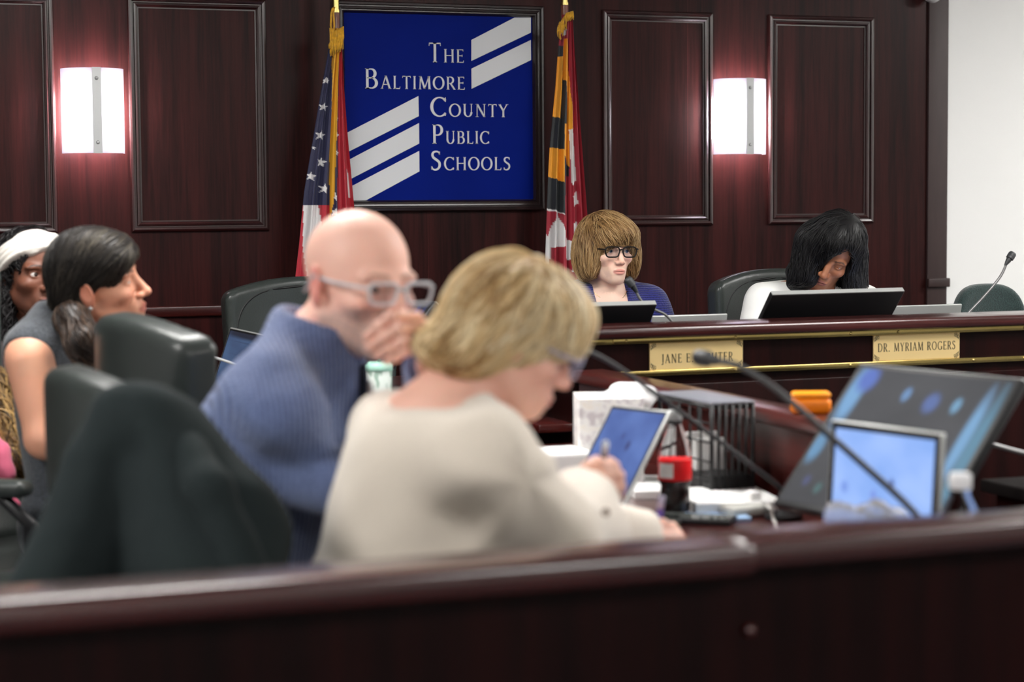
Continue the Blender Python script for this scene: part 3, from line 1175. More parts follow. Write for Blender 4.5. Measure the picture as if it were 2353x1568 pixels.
def laptop_lid(x0, x1, ztop, y, label, tilt=RAD(14)):
    """A laptop opened towards the person behind the dais; the lid's outside faces the room."""
    t = thing('laptop', label, 'laptop', ((x0 + x1) / 2, y, .80))
    w = x1 - x0
    h = (ztop - .815) / math.cos(tilt)
    T = Matrix.Translation(((x0 + x1) / 2, y, .815)) @ Matrix.Rotation(tilt, 4, 'X')
    b = MB(T); b.box((-w / 2, -.004, 0), (w / 2, .004, h), bevel=.003); b.build('lid', SILVER, t, angle=40)
    b = MB(T); b.box((-w / 2 + .008, .0042, .012), (w / 2 - .008, .005, h - .01)); b.build('screen', emis('laptop screen glow', (.55, .68, 1, 1), .8), t)
    b = MB(); b.box((x0, y - .004, .801), (x1, y + .20, .816), bevel=.004); b.build('base', SILVER, t, angle=40)
    b = MB(T); b.box((-w / 2 + .03, -.0046, h - .055), (-w / 2 + .075, -.004, h - .03)); b.build('sticker', DARKP, t)
    return t


LY = DY + .40
laptop_lid(on_y(1478, 720, LY)[0], on_y(1649, 720, LY)[0], on_y(1600, 720, LY)[2], LY, 'grey laptop lid just right of the navy woman\'s monitor')
laptop_lid(on_y(1990, 700, LY + .1)[0], on_y(2184, 700, LY + .1)[0], on_y(2130, 698, LY + .1)[2], LY + .1, 'grey laptop lid between the right monitor and the green chair')


def gooseneck(label, pts, head, hdir, base, hr=.0125, hl=.05, rs=.0042, mt=None, surface_z=.80, silver=False):
    t = thing('microphone', label, 'microphone', tuple(base), 'gooseneck microphones')
    q = [Vector(p) for p in pts]
    sm = []
    for i in range(len(q) - 1):
        p0, p1, p2, p3 = q[max(i - 1, 0)], q[i], q[i + 1], q[min(i + 2, len(q) - 1)]
        for k in range(6):
            s = k / 6
            sm.append(0.5 * ((2 * p1) + (p2 - p0) * s + (2 * p0 - 5 * p1 + 4 * p2 - p3) * s * s + (3 * p1 - p0 - 3 * p2 + p3) * s ** 3))
    sm.append(q[-1])
    b = MB(); b.tube(sm, rs, 10); b.build('gooseneck', mt or STEEL, t, smooth=True)
    d = Vector(hdir).normalized()
    zz = d
    xx = zz.orthogonal().normalized()
    T = frame(head, xx, zz.cross(xx), zz)
    b = MB(); b.lathe([(.0035, -.01), (hr * .5, 0), (hr * .7, hl * .25), (hr * .72, hl * .38), (hr, hl * .42), (hr * 1.02, hl * .85), (hr * .8, hl * .97), (hr * .4, hl)], 18, T)
    b.build('microphone_head', DARKP if not silver else BLACKP, t, angle=50)
    b = MB(); b.lathe([(hr * 1.03, hl * .60), (hr * 1.06, hl * .63), (hr * 1.03, hl * .66)], 18, T); b.build('ring', DARKP, t)
    b = MB(); b.lathe([(.04, 0), (.04, .008), (.012, .016), (.008, .03)], 22, Matrix.Translation((base[0], base[1], base[2] + .001))); b.build('base', BLACKP, t, angle=50)
    return t


GREYSTEM = mat('grey gooseneck', srgb(120, 120, 120), rough=0.35, metal=0.5)
DARKSTEM = mat('dark gooseneck', srgb(46, 46, 48), rough=0.45)
y = MY - .04
h = on_y(1461, 668, y)
gooseneck('slim microphone at the chin of the woman in navy', [on_y(1545, 740, y), on_y(1528, 723, y), on_y(1505, 712, y), on_y(1480, 698, y), on_y(1468, 683, y), h], h, on_y(1443, 642, y) - h, (on_y(1548, 745, y)[0], y, .80), hr=.0125, hl=.047, mt=GREYSTEM)
y = DY + .30
h = on_y(2313, 605, y)
gooseneck('microphone on a long stem in front of the green chair', [on_y(2205, 755, y), on_y(2222, 724, y), on_y(2255, 688, y), on_y(2284, 655, y), on_y(2302, 630, y), h], h, on_y(2327, 583, y) - h, (on_y(2200, 755, y)[0], y, .80), hr=.0125, hl=.042, mt=GREYSTEM)

# ------------------------------------------------------------------ chairs
def chair_back(P):
    x, y, z = P[:, 0], P[:, 1], P[:, 2]
    t = np.clip((z - .50) / .66, 0, 1)
    yy = y / (1.0 - 0.10 * (1 - t))
    zz = z - .83 + .10 * (yy / .28) ** 2 * np.clip((z - .83) / .3, 0, 1) * .5
    xc = 1.05 * y * y - .055 * np.sin(PI * np.clip(t, 0, 1)) * .5
    qy, qz = np.abs(yy) - .255, np.abs(zz) - .305
    d2 = np.hypot(np.maximum(qy, 0), np.maximum(qz, 0)) + np.minimum(np.maximum(qy, qz), 0) - .035
    dx = np.abs(x - xc) - (.045 - .012 * np.clip(d2 / -.25, -1, 0) * -1)
    a, c = d2 + .028, dx + .028
    return (np.minimum(np.maximum(a, c), 0) + np.hypot(np.maximum(a, 0), np.maximum(c, 0)) - .028) * .9


def seat_pad(P):
    q = np.abs(P - np.array([.27, 0, .455])) - (np.array([.25, .26, .055]) - .05)
    return np.sqrt((np.maximum(q, 0) ** 2).sum(1)) + np.minimum(q.max(1), 0) - .05


def make_chair(name, label, leather, arms=True):
    t = thing(name, label, 'chair', (0, 0, 0))
    tiltR = Matrix.Rotation(RAD(-7), 4, 'Y')
    v, f = surface(chair_back, (-.12, -.32, .44), (.2, .32, 1.2), .0085)
    sh = Shell(); sh.add(v, f); bk = sh.build('backrest', leather, t)
    pts = []
    for i in range(40):
        a = 2 * PI * i / 40
        cy, cz = math.cos(a), math.sin(a)
        e = .42
        y = .262 * (abs(cy) ** e) * (1 if cy > 0 else -1)
        z = .825 + .312 * (abs(cz) ** e) * (1 if cz > 0 else -1)
        tt = min(1, max(0, (z - .5) / .66))
        y *= 1 - .10 * (1 - tt)
        if z > .83:
            z -= .10 * (y / .28) ** 2 * min(1, (z - .83) / .3) * .5
        pts.append((1.05 * y * y - .0275 * math.sin(PI * tt) + .040, y * 1.01, z))
    b = MB(); b.tube(pts, .0042, 6, closed=True); b.build('piping', PIPING, bk, smooth=True)
    bk.rotation_euler = (0, RAD(-7), 0)
    bk.location = (.06, 0, 0)
    v, f = surface(seat_pad, (0, -.28, .38), (.54, .28, .53), .01)
    sh = Shell(); sh.add(v, f); sh.build('seat', leather, t)
    if arms:
        for s in (-1, 1):
            b = MB()
            b.tube([(.02, s * .27, .50), (.03, s * .30, .62), (.08, s * .305, .68), (.30, s * .305, .68), (.36, s * .30, .62), (.34, s * .27, .45)], [.014] * 6, 8)
            a = b.build('armrest', BLACKP, t, smooth=True)
            b = MB(); b.box((.03, s * .305 - .03, .675), (.36, s * .305 + .03, .71), bevel=.014); b.build('arm_pad', leather, a, angle=50)
    b = MB(); b.tube([(.26, 0, .10), (.26, 0, .41)], [.03, .025], 14); b.box((.12, -.1, .385), (.4, .1, .41)); b.build('gas_post', BLACKP, t, angle=50)
    for i in range(5):
        a = 2 * PI * i / 5 + .3
        e = (.26 + .30 * math.cos(a), .30 * math.sin(a))
        b = MB(); b.tube([(.26, 0, .12), (e[0], e[1], .075)], [.028, .017], 8); lg = b.build('base_leg', BLACKP, t, smooth=True)
        b = MB(); b.tube([(e[0] - .012 * math.sin(a), e[1] + .012 * math.cos(a), .03), (e[0] + .012 * math.sin(a), e[1] - .012 * math.cos(a), .03)], .03, 14); b.tube([(e[0], e[1], .03), (e[0], e[1], .075)], .006, 6)
        b.build('caster', BLACKP, lg, angle=50)
    return t


chair0 = make_chair('office_chair', 'black leather high back chair behind the woman in white', LEATHER)


def place(o, px, py, z, tip, rz, sc=1.0, back=(.06, 0, 1.17)):
    """Stands the chair so that the top of its back lies where the photo shows it, at depth z."""
    p = at(px, py, z)
    R = Matrix.Rotation(rz, 3, 'Z')
    off = R @ Vector((back[0] - .09, back[1], 0)) * sc
    o.location = (p[0] - off.x, p[1] - off.y, 0)
    o.rotation_euler = (0, 0, rz)
    zs = p[2] / 1.185
    o.scale = (sc, sc, zs)


GRP = 'black leather office chairs'
chair0['group'] = GRP
place(chair0, 1792, 603, 6.95, None, RAD(-84), 1.05)
c = copy_tree(chair0); c['label'] = 'empty black leather chair facing the room in front of the wall lamp side flag, behind the bald man'
c['label'] = 'empty black leather chair facing the room, just behind the bald man'
place(c, 705, 621, 6.75, None, RAD(-84), 1.08)
c = copy_tree(chair0); c['label'] = 'black leather chair mostly hidden behind the woman in navy'
place(c, 1230, 628, 7.05, None, RAD(-88), 1.0)
cE = copy_tree(chair0); cE['label'] = 'empty black leather chair between the dark haired woman and the bald man'
place(cE, 333, 692, 4.15, None, RAD(8), .93)
cS = copy_tree(chair0); cS['label'] = 'low black chair of the bald man, its corner showing above the draped coat'
place(cS, 222, 812, 3.62, None, RAD(4), .92)
cC = copy_tree(chair0); cC['label'] = 'black office chair under the draped dark coat'
place(cC, 310, 1060, 3.02, None, RAD(8), .78)

# chair with rounded green cloth back at the far right
GREENC = mat('dark green chair cloth', srgb(38, 56, 54), rough=0.95, bump=0.5, bscale=240, var=0.45, sheen=0.4)
t = thing('side_chair', 'dark green fabric chair with rounded back at the far right', 'chair', (0, 0, 0))
GY = 6.15
g0, g1, gt = on_y(2181, 715, GY), on_y(2346, 715, GY), on_y(2265, 652, GY)
gx, gw = (g0[0] + g1[0]) / 2, (g1[0] - g0[0]) / 2


def green_back(P):
    x, y, z = P[:, 0] - gx, P[:, 1] - GY, P[:, 2] - (gt[2] - .20)
    d2 = ((np.abs(x) / gw) ** 3 + (np.abs(z) / .20) ** 3) ** (1 / 3.0) - 1
    d2 = d2 * .2
    dy = np.abs(y - 1.0 * -x * x) - .03
    a, c_ = d2 + .022, dy + .022
    return np.minimum(np.maximum(a, c_), 0) + np.hypot(np.maximum(a, 0), np.maximum(c_, 0)) - .022


v, f = surface(green_back, (gx - gw - .03, GY - .15, gt[2] - .43), (gx + gw + .03, GY + .1, gt[2] + .03), .008)
t.location = (gx, GY - .2, 0)
bpy.context.view_layer.update()
sh = Shell(); sh.add(v, f); sh.build('backrest', GREENC, t)
v, f = surface(lambda P: (lambda q: np.sqrt((np.maximum(q, 0) ** 2).sum(1)) + np.minimum(q.max(1), 0) - .04)(np.abs(P - np.array([gx, GY - .27, .45])) - np.array([.20, .19, .01])), (gx - .26, GY - .55, .38), (gx + .26, GY + .02, .52), .01)
sh = Shell(); sh.add(v, f); sh.build('seat', GREENC, t)
for s in (-1, 1):
    b = MB(); b.tube([(gx + s * .2, GY - .43, 0), (gx + s * .2, GY - .43, .42)], .012, 8); b.build('leg', BLACKP, t, smooth=True)
    b = MB(); b.tube([(gx + s * .2, GY + .06, 0), (gx + s * .2, GY - .03, .42), (gx + s * .2, GY + .0, gt[2] - .2)], .012, 8); b.build('leg', BLACKP, t, smooth=True)

# ------------------------------------------------------------------ near desk with its raised ledge
t = thing('near_desk', 'dark mahogany counter front with raised ledge across the foreground, left length', 'desk', (0.2, 2.42, 0))
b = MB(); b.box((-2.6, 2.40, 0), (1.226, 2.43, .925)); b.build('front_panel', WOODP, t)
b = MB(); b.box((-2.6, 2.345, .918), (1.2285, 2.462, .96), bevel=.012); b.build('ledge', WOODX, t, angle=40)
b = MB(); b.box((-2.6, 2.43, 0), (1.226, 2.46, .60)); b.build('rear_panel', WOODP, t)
t = thing('near_desk', 'dark mahogany counter front with raised ledge, right length beyond the joint', 'desk', (2.2, 2.42, 0))
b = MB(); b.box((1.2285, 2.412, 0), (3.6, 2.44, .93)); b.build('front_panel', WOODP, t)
b = MB(); b.box((1.215, 2.362, .925), (3.6, 2.470, .963), bevel=.006); b.build('ledge', WOODX, t, angle=40)
b = MB(); b.box((1.24, 2.395, .60), (3.6, 2.412, .635), bevel=.005); b.build('moulding', WOODX, t, angle=40)
b = MB(); b.ball(tuple(on_y(1721, 1449, 2.405)), .010, 12); b.build('knob', WOODX, t, smooth=True)

# middle table with its far screen
TZ = .76
t = thing('middle_table', 'long mahogany table covered with laptops and papers', 'table', (1.7, 3.8, 0))
b = MB(); b.box((1.30, 2.475, TZ - .03), (2.073, 5.02, TZ), bevel=.004); b.build('tabletop', WOODY, t, angle=40)
b = MB(); b.box((2.075, 3.30, 0), (2.105, 5.02, .925)); b.build('screen_panel', WOODY, t)
b = MB(); b.box((2.05, 3.30, .925), (2.15, 5.02, .96), bevel=.010); b.build('ledge', WOODY, t, angle=40)
for yy in (2.7, 4.8):
    b = MB(); b.box((1.5, yy, 0), (1.55, yy + .04, TZ - .03)); b.box((2.0, yy, 0), (2.05, yy + .04, TZ - .03)); b.build('leg', WOODP, t)
# left return of the dais
t = thing('dais_wing', 'dark wing of the dais behind the bald man', 'desk', (1.75, 5.8, 0))
b = MB(); b.box((1.45, 5.42, .835), (1.97, 6.15, .86), bevel=.004); b.build('desktop', WOODY, t, angle=40)
b = MB(); b.box((1.94, 5.42, 0), (1.965, 6.15, .834)); b.build('panel', WOODP, t)
b = MB(); b.box((1.47, 6.10, 0), (1.94, 6.13, .834)); b.build('panel', WOODP, t)

DARKT = mat('near black laminate', srgb(14, 11, 11), rough=.6, spec=.15)
p_ = on_z(2470, 1120, TZ)
t = thing('side_table', 'dark side table at the right edge behind the large monitor', 'table', (p_[0] + .1, p_[1], 0))
b = MB(); b.box((p_[0] - .12, p_[1] - .2, TZ - .03), (p_[0] + .5, p_[1] + .2, TZ), bevel=.004); b.build('tabletop', DARKT, t, angle=40)
for dx in (-.08, .46):
    b = MB(); b.box((p_[0] + dx - .02, p_[1] - .16, 0), (p_[0] + dx + .02, p_[1] + .16, TZ - .03)); b.build('leg', WOODP, t)
# ------------------------------------------------------------------ people
CAMR, CAMU, CAMT = CAM_M[:, 0], CAM_M[:, 1], CAM_M[:, 2]      # right, up, towards the camera
RH = nrm([CAMR[0], CAMR[1], 0])
TH = nrm([CAMT[0], CAMT[1], 0])
UP = np.array([0, 0, 1.0])


def basis(f, u):
    f = nrm(f)
    u = np.asarray(u, float)
    u = nrm(u - f * (u @ f))
    return np.stack([f, np.cross(u, f), u], 1)


SKIN = vcol_mat('skin', rough=0.48, sss=0.12, spec=0.35, bump=0.06, bscale=500)
HAIR = vcol_mat('hair', rough=0.42, spec=0.3)
EYE = vcol_mat('eye', rough=0.08)
m, nt, bs = new_mat('clear lens')
trn = nt.nodes.new('ShaderNodeBsdfTransparent')
trn.inputs['Color'].default_value = (.95, .96, .98, 1)
mxs = nt.nodes.new('ShaderNodeMixShader')
mxs.inputs[0].default_value = .9
bs.inputs['Base Color'].default_value = (.01, .01, .012, 1)
bs.inputs['Roughness'].default_value = .05
nt.links.new(bs.outputs[0], mxs.inputs[1])
nt.links.new(trn.outputs[0], mxs.inputs[2])
nt.links.new(mxs.outputs[0], nt.nodes['Material Output'].inputs['Surface'])
GLASS = m


def C3(r, g, b):
    return np.array(srgb(r, g, b)[:3])


def head_field(o, R, s=1.0, jaw=1.0, nose=1.0, eye_open=.0052, lip=1.0, brow=1.0, full=1.0):
    F = Field(o, R, s)
    F.ell((-.012, 0, .030), (.099, .076, .086), 0)
    F.ell((.018, 0, -.038), (.072, .060 * full, .080), .03)
    for y in (-1, 1):
        F.cap((-.002, y * .056 * jaw, -.055), (.066, y * .016, -.100), .017, .015, .022)
        F.ell((.060, y * .041 * full, -.026), (.024, .022, .019), .018)
        F.ell((.076, y * .026, .019), (.014, .028, .0085 * brow), .014)
    F.ell((.074, 0, -.098), (.019, .021, .017), .018)
    F.ell((.080, 0, -.070), (.018, .030, .026), .02)
    for y in (-1, 1):                                          # eye sockets
        F.ell((.0975, y * .031, -.001), (.0150, .0190, .0115), .012, op='s')
    F.cap((.086, 0, .008), (.108, 0, -.033), .0075, .0105 * nose, .012)
    F.ell((.109, 0, -.036), (.0115 * nose, .0105 * nose, .0095), .006)
    for y in (-1, 1):
        F.ell((.098, y * .0125 * nose, -.040), (.0115, .0075, .0075), .006)
        F.ell((.1025, y * .0068, -.0475), (.005, .0035, .003), .002, op='s')
    for y in (-1, 1):                                          # lids around the eyeball, then the opening
        F.ell((.0725, y * .031, .0), (.0142, .0152, .0140), .004)
        F.ell((.0870, y * .031, -.0005), (.0120, .0138, eye_open), .0012, op='s')
    F.ell((.0965, 0, -.0668), (.0085, .0225 * lip, .0052), .005)
    F.ell((.0945, 0, -.0765), (.0090, .0190 * lip, .0060), .005)
    F.ell((.1040, 0, -.0712), (.0090, .0240 * lip, .0013), .0016, op='s')
    for y in (-1, 1):                                          # ears
        Re = np.array(Matrix.Rotation(RAD(-14), 3, 'Y')) @ np.array(Matrix.Rotation(y * RAD(18), 3, 'Z'))
        F.ell((-.010, y * .0810, -.006), (.0195, .0075, .0325), .005, R=Re)
        F.ell((-.006, y * .0750, -.030), (.0095, .0065, .0120), .006)
        F.ell((-.007, y * .0885, -.002), (.0105, .0060, .0190), .004, R=Re, op='s')
        F.cap((-.001, y * .079, -.012), (.001, y * .077, -.004), .0035, .003, .003)
    return F


def face_paint(F, skin, lips, browc=None, cheek=None, stubble=None, lipw=.024):
    def f(v):
        p = F.loc(v)
        x, y, z = p[:, 0], p[:, 1], p[:, 2]
        c = np.tile(skin, (len(v), 1))
        n = 0.5 + 0.5 * wob(v, 55, 3)
        c = c * (0.96 + 0.08 * n)[:, None]

        def mix(w, col):
            w = np.clip(w, 0, 1)[:, None]
            return c * (1 - w) + col * w
        ck = cheek if cheek is not None else skin * np.array([1.06, .80, .78])
        w = np.exp(-(((np.abs(y) - .040) / .022) ** 2 + ((z + .034) / .020) ** 2)) * (x > .02) * .40
        w = np.maximum(w, np.exp(-((y / .014) ** 2 + ((z + .038) / .016) ** 2)) * (x > .095) * .55)
        w = np.maximum(w, ((np.abs(y) > .0785) & (np.abs(x) < .05) & (z < .04) & (z > -.06)) * .7)
        c = mix(w, ck)
        if stubble is not None:
            w = np.clip((-z - .030 + .35 * (x - .03)) / .022, 0, 1) * np.clip((x + .004) / .012, 0, 1) * np.clip((.125 + z) / .02 + (x - .02) * 20, 0, 1)
            w = w * (1 - np.exp(-((y / .034) ** 2 + ((z + .05) / .012) ** 2)) * .6) * (z < -.03)
            c = mix(w * (.55 + .3 * wob(v, 600, 9)), stubble)
        if browc is not None:
            zb = .0205 + .004 * np.sin(np.clip((np.abs(y) - .012) / .038, 0, 1) * 2.4) - .006 * np.clip((np.abs(y) - .04) / .015, 0, 1)
            w = (np.abs(z - zb) < .0030 * (1 - .45 * np.clip((np.abs(y) - .03) / .02, 0, 1))) & (np.abs(y) > .011) & (np.abs(y) < .049) & (x > .05)
            c = mix(w * .8, browc)
        lw = np.clip(1.15 - (y / lipw) ** 2 - ((z + .0715) / .0105) ** 2, 0, .35) / .35
        c = mix(lw * (x > .085) * .85, lips)
        return c
    return f


def add_eyes(sh, F, iris, m=1, look=(0, 0)):
    for y in (-1, 1):
        b = MB()
        b.ball((0, 0, 0), 1.0, 20)
        v = np.array([tuple(p) for p in b.v])
        f = np.array([q for q in b.f if len(q) == 4])
        d = nrm([1, look[0], look[1]])
        ang = np.arccos(np.clip(v @ d, -1, 1))
        col = np.tile(C3(232, 228, 224), (len(v), 1))
        # a finer ring of the eyeball around the iris
        w = np.array([F.world(np.array([.0725, y * .031, 0.0]) + q * .0127) for q in v])
        sh.add(w, f, C3(206, 200, 196), m)
        e1, e2 = nrm(np.cross(d, [0, 0, 1])), None
        e2 = np.cross(e1, d)
        for r, c, lift in ((.0062, iris, .0006), (.0028, C3(12, 10, 10), .0010)):
            n = 18
            vs = [F.world(np.array([.0725, y * .031, 0]) + d * (.0122 + lift))]
            for i in range(n):
                a = 2 * PI * i / n
                vs.append(F.world(np.array([.0725, y * .031, 0]) + d * (.0122 + lift - r * r * 30) + (e1 * math.cos(a) + e2 * math.sin(a)) * r))
            sh.add(np.array(vs), np.array([(0, 1 + i, 1 + (i + 1) % n, 1 + (i + 1) % n) for i in range(n)])[:, :3], c, m)


def torso(F, P, N, yaw_f, w=.175, g=0.0, depth=1.0, k=.05, hips=1.0, drop=0.0):
    """Pelvis, belly, chest, shoulders as one mass; g thickens it into clothing."""
    P, N = np.asarray(P, float), np.asarray(N, float)
    u = nrm(N - P)
    L = np.linalg.norm(N - P)
    B = basis(np.asarray(yaw_f, float) - u * (np.asarray(yaw_f, float) @ u), u)

    def W(x, y, z):
        return P + B @ np.array([x, y, z])
    F.ell(W(0, 0, 0), (.125 * depth + g, .170 * hips + g, .13 + g), 0, R=B)
    F.ell(W(.012, 0, L * .36), (.115 * depth + g, .140 * hips + g, .16 + g), k, R=B)
    F.ell(W(.005, 0, L * .66), (.118 * depth + g, .155 * (w / .175) + g, .17 + g), k, R=B)
    F.ell(W(-.012, 0, L * .86), (.085 * depth + g, .150 * (w / .175) + g, .085 + g), k, R=B)
    for s in (-1, 1):
        F.cap(W(-.022, 0, L * 1.02), W(-.018, s * w * .82, L - .045 - (drop if s > 0 else 0)), .042 + g, .050 + g, .04)
    return W


def limb(F, a, b, c, ra, rb, rc, g=0.0, k=.03):
    F.cap(a, b, ra + g, rb + g, k)
    F.cap(b, c, rb + g, rc + g, k * .6)


def legs(F, P, fwd, kneez=.58, spread=.11, reach=.42, g=0.0, k=.04, foot=True):
    fwd = nrm([fwd[0], fwd[1], 0])
    lf = np.cross(UP, fwd)
    for s in (-1, 1):
        h = P + lf * s * .085 + UP * -.03
        kn = np.array([P[0], P[1], kneez]) + fwd * reach + lf * s * spread
        an = np.array([kn[0], kn[1], .09]) + fwd * -.06
        limb(F, h, kn, an, .082, .058, .040, g, k)
        if foot and g == 0:
            F.cap(an + UP * -.03, an + fwd * .15 + UP * -.055, .038, .03, .03)


def finger(F, pts, r0=.0093, r1=.0075, k=.0035):
    pts = [np.asarray(p, float) for p in pts]
    n = len(pts) - 1
    G = Field()
    for i in range(n):
        G.cap(pts[i], pts[i + 1], r0 + (r1 - r0) * i / n, r0 + (r1 - r0) * (i + 1) / n, .004)
    for i in range(1, n):
        G.ell(pts[i], (r0 * 1.08,) * 3, .004)
    F.sub(G, k)


def hair_mesh(parent, F, lo, hi, flow, base, tones, n=1500, steps=9, step=.012, lift=.003, r0=.0011, h=.004, wave=0.0, jitter=.22, seed=1, keep=None, name='hair', extra=None):
    sh = Shell()
    v, f = surface(F, lo, hi, h)
    sh.add(v, f, lambda q: base * (0.85 + .3 * (0.5 + .5 * wob(q, 120, seed)))[:, None])
    r = np.random.default_rng(seed)
    cand = v if keep is None else v[keep(v)]
    st = cand[r.integers(0, len(cand), n)]
    sv, sf, per = strands(F, st, flow, steps, step, lift, r0, 3, wave, jitter, seed=seed)
    tn = np.array(tones)
    ti = r.integers(0, len(tn), n)
    # neighbouring locks share a tone more often than not
    g = 0.5 + 0.5 * wob(st, 38, seed + 5)
    ti = np.clip((g * len(tn) * .75 + r.uniform(0, len(tn) * .35, n)).astype(int), 0, len(tn) - 1)
    cols = np.repeat(tn[ti] * r.uniform(.85, 1.15, n)[:, None], per, 0)
    sh.add(sv, sf, lambda q: cols)
    if extra:
        extra(sh)
    return sh.build(name, HAIR, parent)


def glasses(parent, F, mt, lens_w=.027, lens_h=.019, x=.1035, tilt=.0, yc=.0335, r=.0019, zc=0.0, lensmat=None, temple=(-.012, .082, .008), square=.5, rt=None):
    W = lambda p: tuple(F.world(p))
    b = MB()
    for s in (-1, 1):
        pts = []
        for i in range(28):
            a = 2 * PI * i / 28
            cy, cz = math.cos(a), math.sin(a)
            yy = lens_w * abs(cy) ** square * (1 if cy > 0 else -1)
            zz = lens_h * abs(cz) ** (square + .12) * (1 if cz > 0 else -1)
            if zz < 0:
                yy *= .90
            pts.append(W((x - .10 * (abs(yc + yy) ** 2) * 6 + tilt * zz, s * (yc + yy), zc + zz)))
        b.tube(pts, r * F.s, 8, closed=True)
    b.tube([W((x, -(yc - lens_w) - .001, zc + .006)), W((x + .004, 0, zc + .009)), W((x, (yc - lens_w) + .001, zc + .006))], r * F.s, 8)
    for s in (-1, 1):
        e = x - .10 * ((yc + lens_w) ** 2) * 6
        b.tube([W((e, s * (yc + lens_w - .001), zc + .009)), W((e - .006, s * (yc + lens_w + .008), zc + .009)), W((.03, s * .078, zc + .008)), W(temple if s > 0 else (temple[0], -temple[1], temple[2])), W((temple[0] - .025, s * (temple[1] - .004), temple[2] - .03))], (rt or r) * F.s, 8)
    g = b.build('glasses', mt, parent, smooth=True)
    for s in (-1, 1):
        b = MB()
        vs = []
        for d in (0, .001):
            for i in range(28):
                a = 2 * PI * i / 28
                cy, cz = math.cos(a), math.sin(a)
                yy = lens_w * abs(cy) ** square * (1 if cy > 0 else -1)
                zz = lens_h * abs(cz) ** (square + .12) * (1 if cz > 0 else -1)
                vs.append(W((x - .10 * (abs(yc + yy) ** 2) * 6 + d - .0005 + tilt * zz, s * (yc + yy) * .99, zc + zz * .98)))
        fs = [tuple(range(28)), tuple(range(55, 27, -1))] + [(i, 28 + i, 28 + (i + 1) % 28, (i + 1) % 28) for i in range(28)]
        b.add(vs, fs)
        b.build('lens', lensmat or GLASS, g)
    return g


def body_shell(sh, F, boxes, paint, m=0):
    for lo, hi, h in boxes:
        v, f = surface(F, lo, hi, h)
        sh.add(v, f, paint, m)


def rootobj(sh, name, label, loc):
    """The body mesh itself is the person; its origin stands on the floor below the hips."""
    o = sh.build(name, [SKIN, EYE])
    L = np.array([loc[0], loc[1], 0.0])
    o.data.transform(Matrix.Translation(tuple(-L)))
    o.location = tuple(L)
    return tag(o, label, 'person')


def hb(F, m=.0):           # bounds of a head
    c = F.o
    e = .145 * F.s + m
    return c - e, c + e


# ---- woman in navy behind the dais -------------------------------------------------
jf = .40 * RH + .92 * TH - .04 * UP
Hj = head_field(at(1397, 574, 6.85), basis(jf, UP + .02 * RH), .98, jaw=.86, eye_open=.0048, nose=.90, lip=.86, full=.99)
N = at(1392, 668, 6.90)
P = np.array([N[0] + .0, N[1] + .05, .65])
fj = .25 * RH + .97 * TH
lf = np.cross(UP, nrm([fj[0], fj[1], 0]))


def build_jane(B, g, hands=True):
    torso(B, P, N, fj, .168, g)
    for s in (-1, 1):
        sh_ = N + lf * s * .165 + UP * -.045
        el = sh_ + lf * s * .06 + UP * -.22 + nrm(fj) * .10
        wr = el + nrm(fj) * .20 + lf * s * -.06 + UP * .005
        limb(B, sh_, el, wr, .050, .040, .027, g)


Bj = Field(); build_jane(Bj, 0); legs(Bj, P, fj, kneez=.585)
Bj.cap(N - UP * .03, Hj.world((-.022, 0, -.055)), .055, .050, .03)
Bj.sub(Hj, .025)
for s in (-1, 1):
    wr = N + lf * s * .165 + UP * -.265 + lf * s * 0 + nrm(fj) * .31
    Bj.ell(wr + nrm(fj) * .05, (.05, .04, .018), .02, R=basis(fj, UP))
    for k in range(4):
        a0 = wr + nrm(fj) * .085 + lf * (k - 1.5) * .018
        finger(Bj, [a0, a0 + nrm(fj) * .035 + UP * .004, a0 + nrm(fj) * .06 - UP * .012], .008, .0065)
    a0 = wr + nrm(fj) * .03 - lf * s * .035
    finger(Bj, [a0, a0 + nrm(fj) * .03 - lf * s * .02, a0 + nrm(fj) * .055 - lf * s * .022], .0095, .0075)
sh = Shell()
pj = face_paint(Hj, C3(242, 200, 178), C3(206, 132, 122), C3(122, 92, 70))
lo, hi = hb(Hj)
body_shell(sh, Bj, [(lo - [.02, .02, .08], hi, .0023)], pj)
body_shell(sh, Bj, [((P[0] - .36, P[1] - .75, -.01), (P[0] + .36, P[1] + .25, lo[2] - .02), .011)], C3(240, 198, 176))
add_eyes(sh, Hj, C3(70, 96, 120), look=(.15, -.05))
jane = rootobj(sh, 'person', 'woman with brown bob and dark glasses in a navy sweater behind the dais', P)
# sweater
NAVYK = knit_mat('navy ribbed knit', srgb(20, 22, 62), srgb(46, 50, 118), scale=42, axis='Z', dist=.004)
Sj = Field(); build_jane(Sj, .011)
Sj.cap(N + UP * .09 + nrm(fj) * .035, N - UP * .02 + nrm(fj) * .085, .072, .06, .008, op='s')
Sj.plane(N + UP * .032, UP + .15 * nrm(fj), .01)
Sj.disp(lambda q: .004 * wob(q, 26, 2))
sw = Shell(); v, f = surface(Sj, (P[0] - .36, P[1] - .52, .44), (P[0] + .36, P[1] + .25, N[2] + .07), .006); sw.add(v, f, C3(30, 32, 84)); sw.build('sweater', NAVYK, jane)
PANTS = mat('dark trousers', srgb(28, 28, 34), rough=0.9, bump=.2, bscale=200)


def trousers(P, fwd, parent, kneez=.58, m=PANTS, **kw):
    T = Field()
    T.ell(P - UP * .02, (.15, .18, .13), 0)
    legs(T, P, fwd, kneez=kneez, g=.012, foot=False, **kw)
    T.plane((0, 0, P[2] + .06), UP)
    T.plane((0, 0, .10), -UP)
    s_ = Shell()
    v, f = surface(T, (P[0] - .62, P[1] - .62, .06), (P[0] + .62, P[1] + .62, P[2] + .12), .014)
    s_.add(v, f, C3(28, 28, 34))
    return s_.build('trousers', m, parent)


trousers(P, fj, jane, .585)
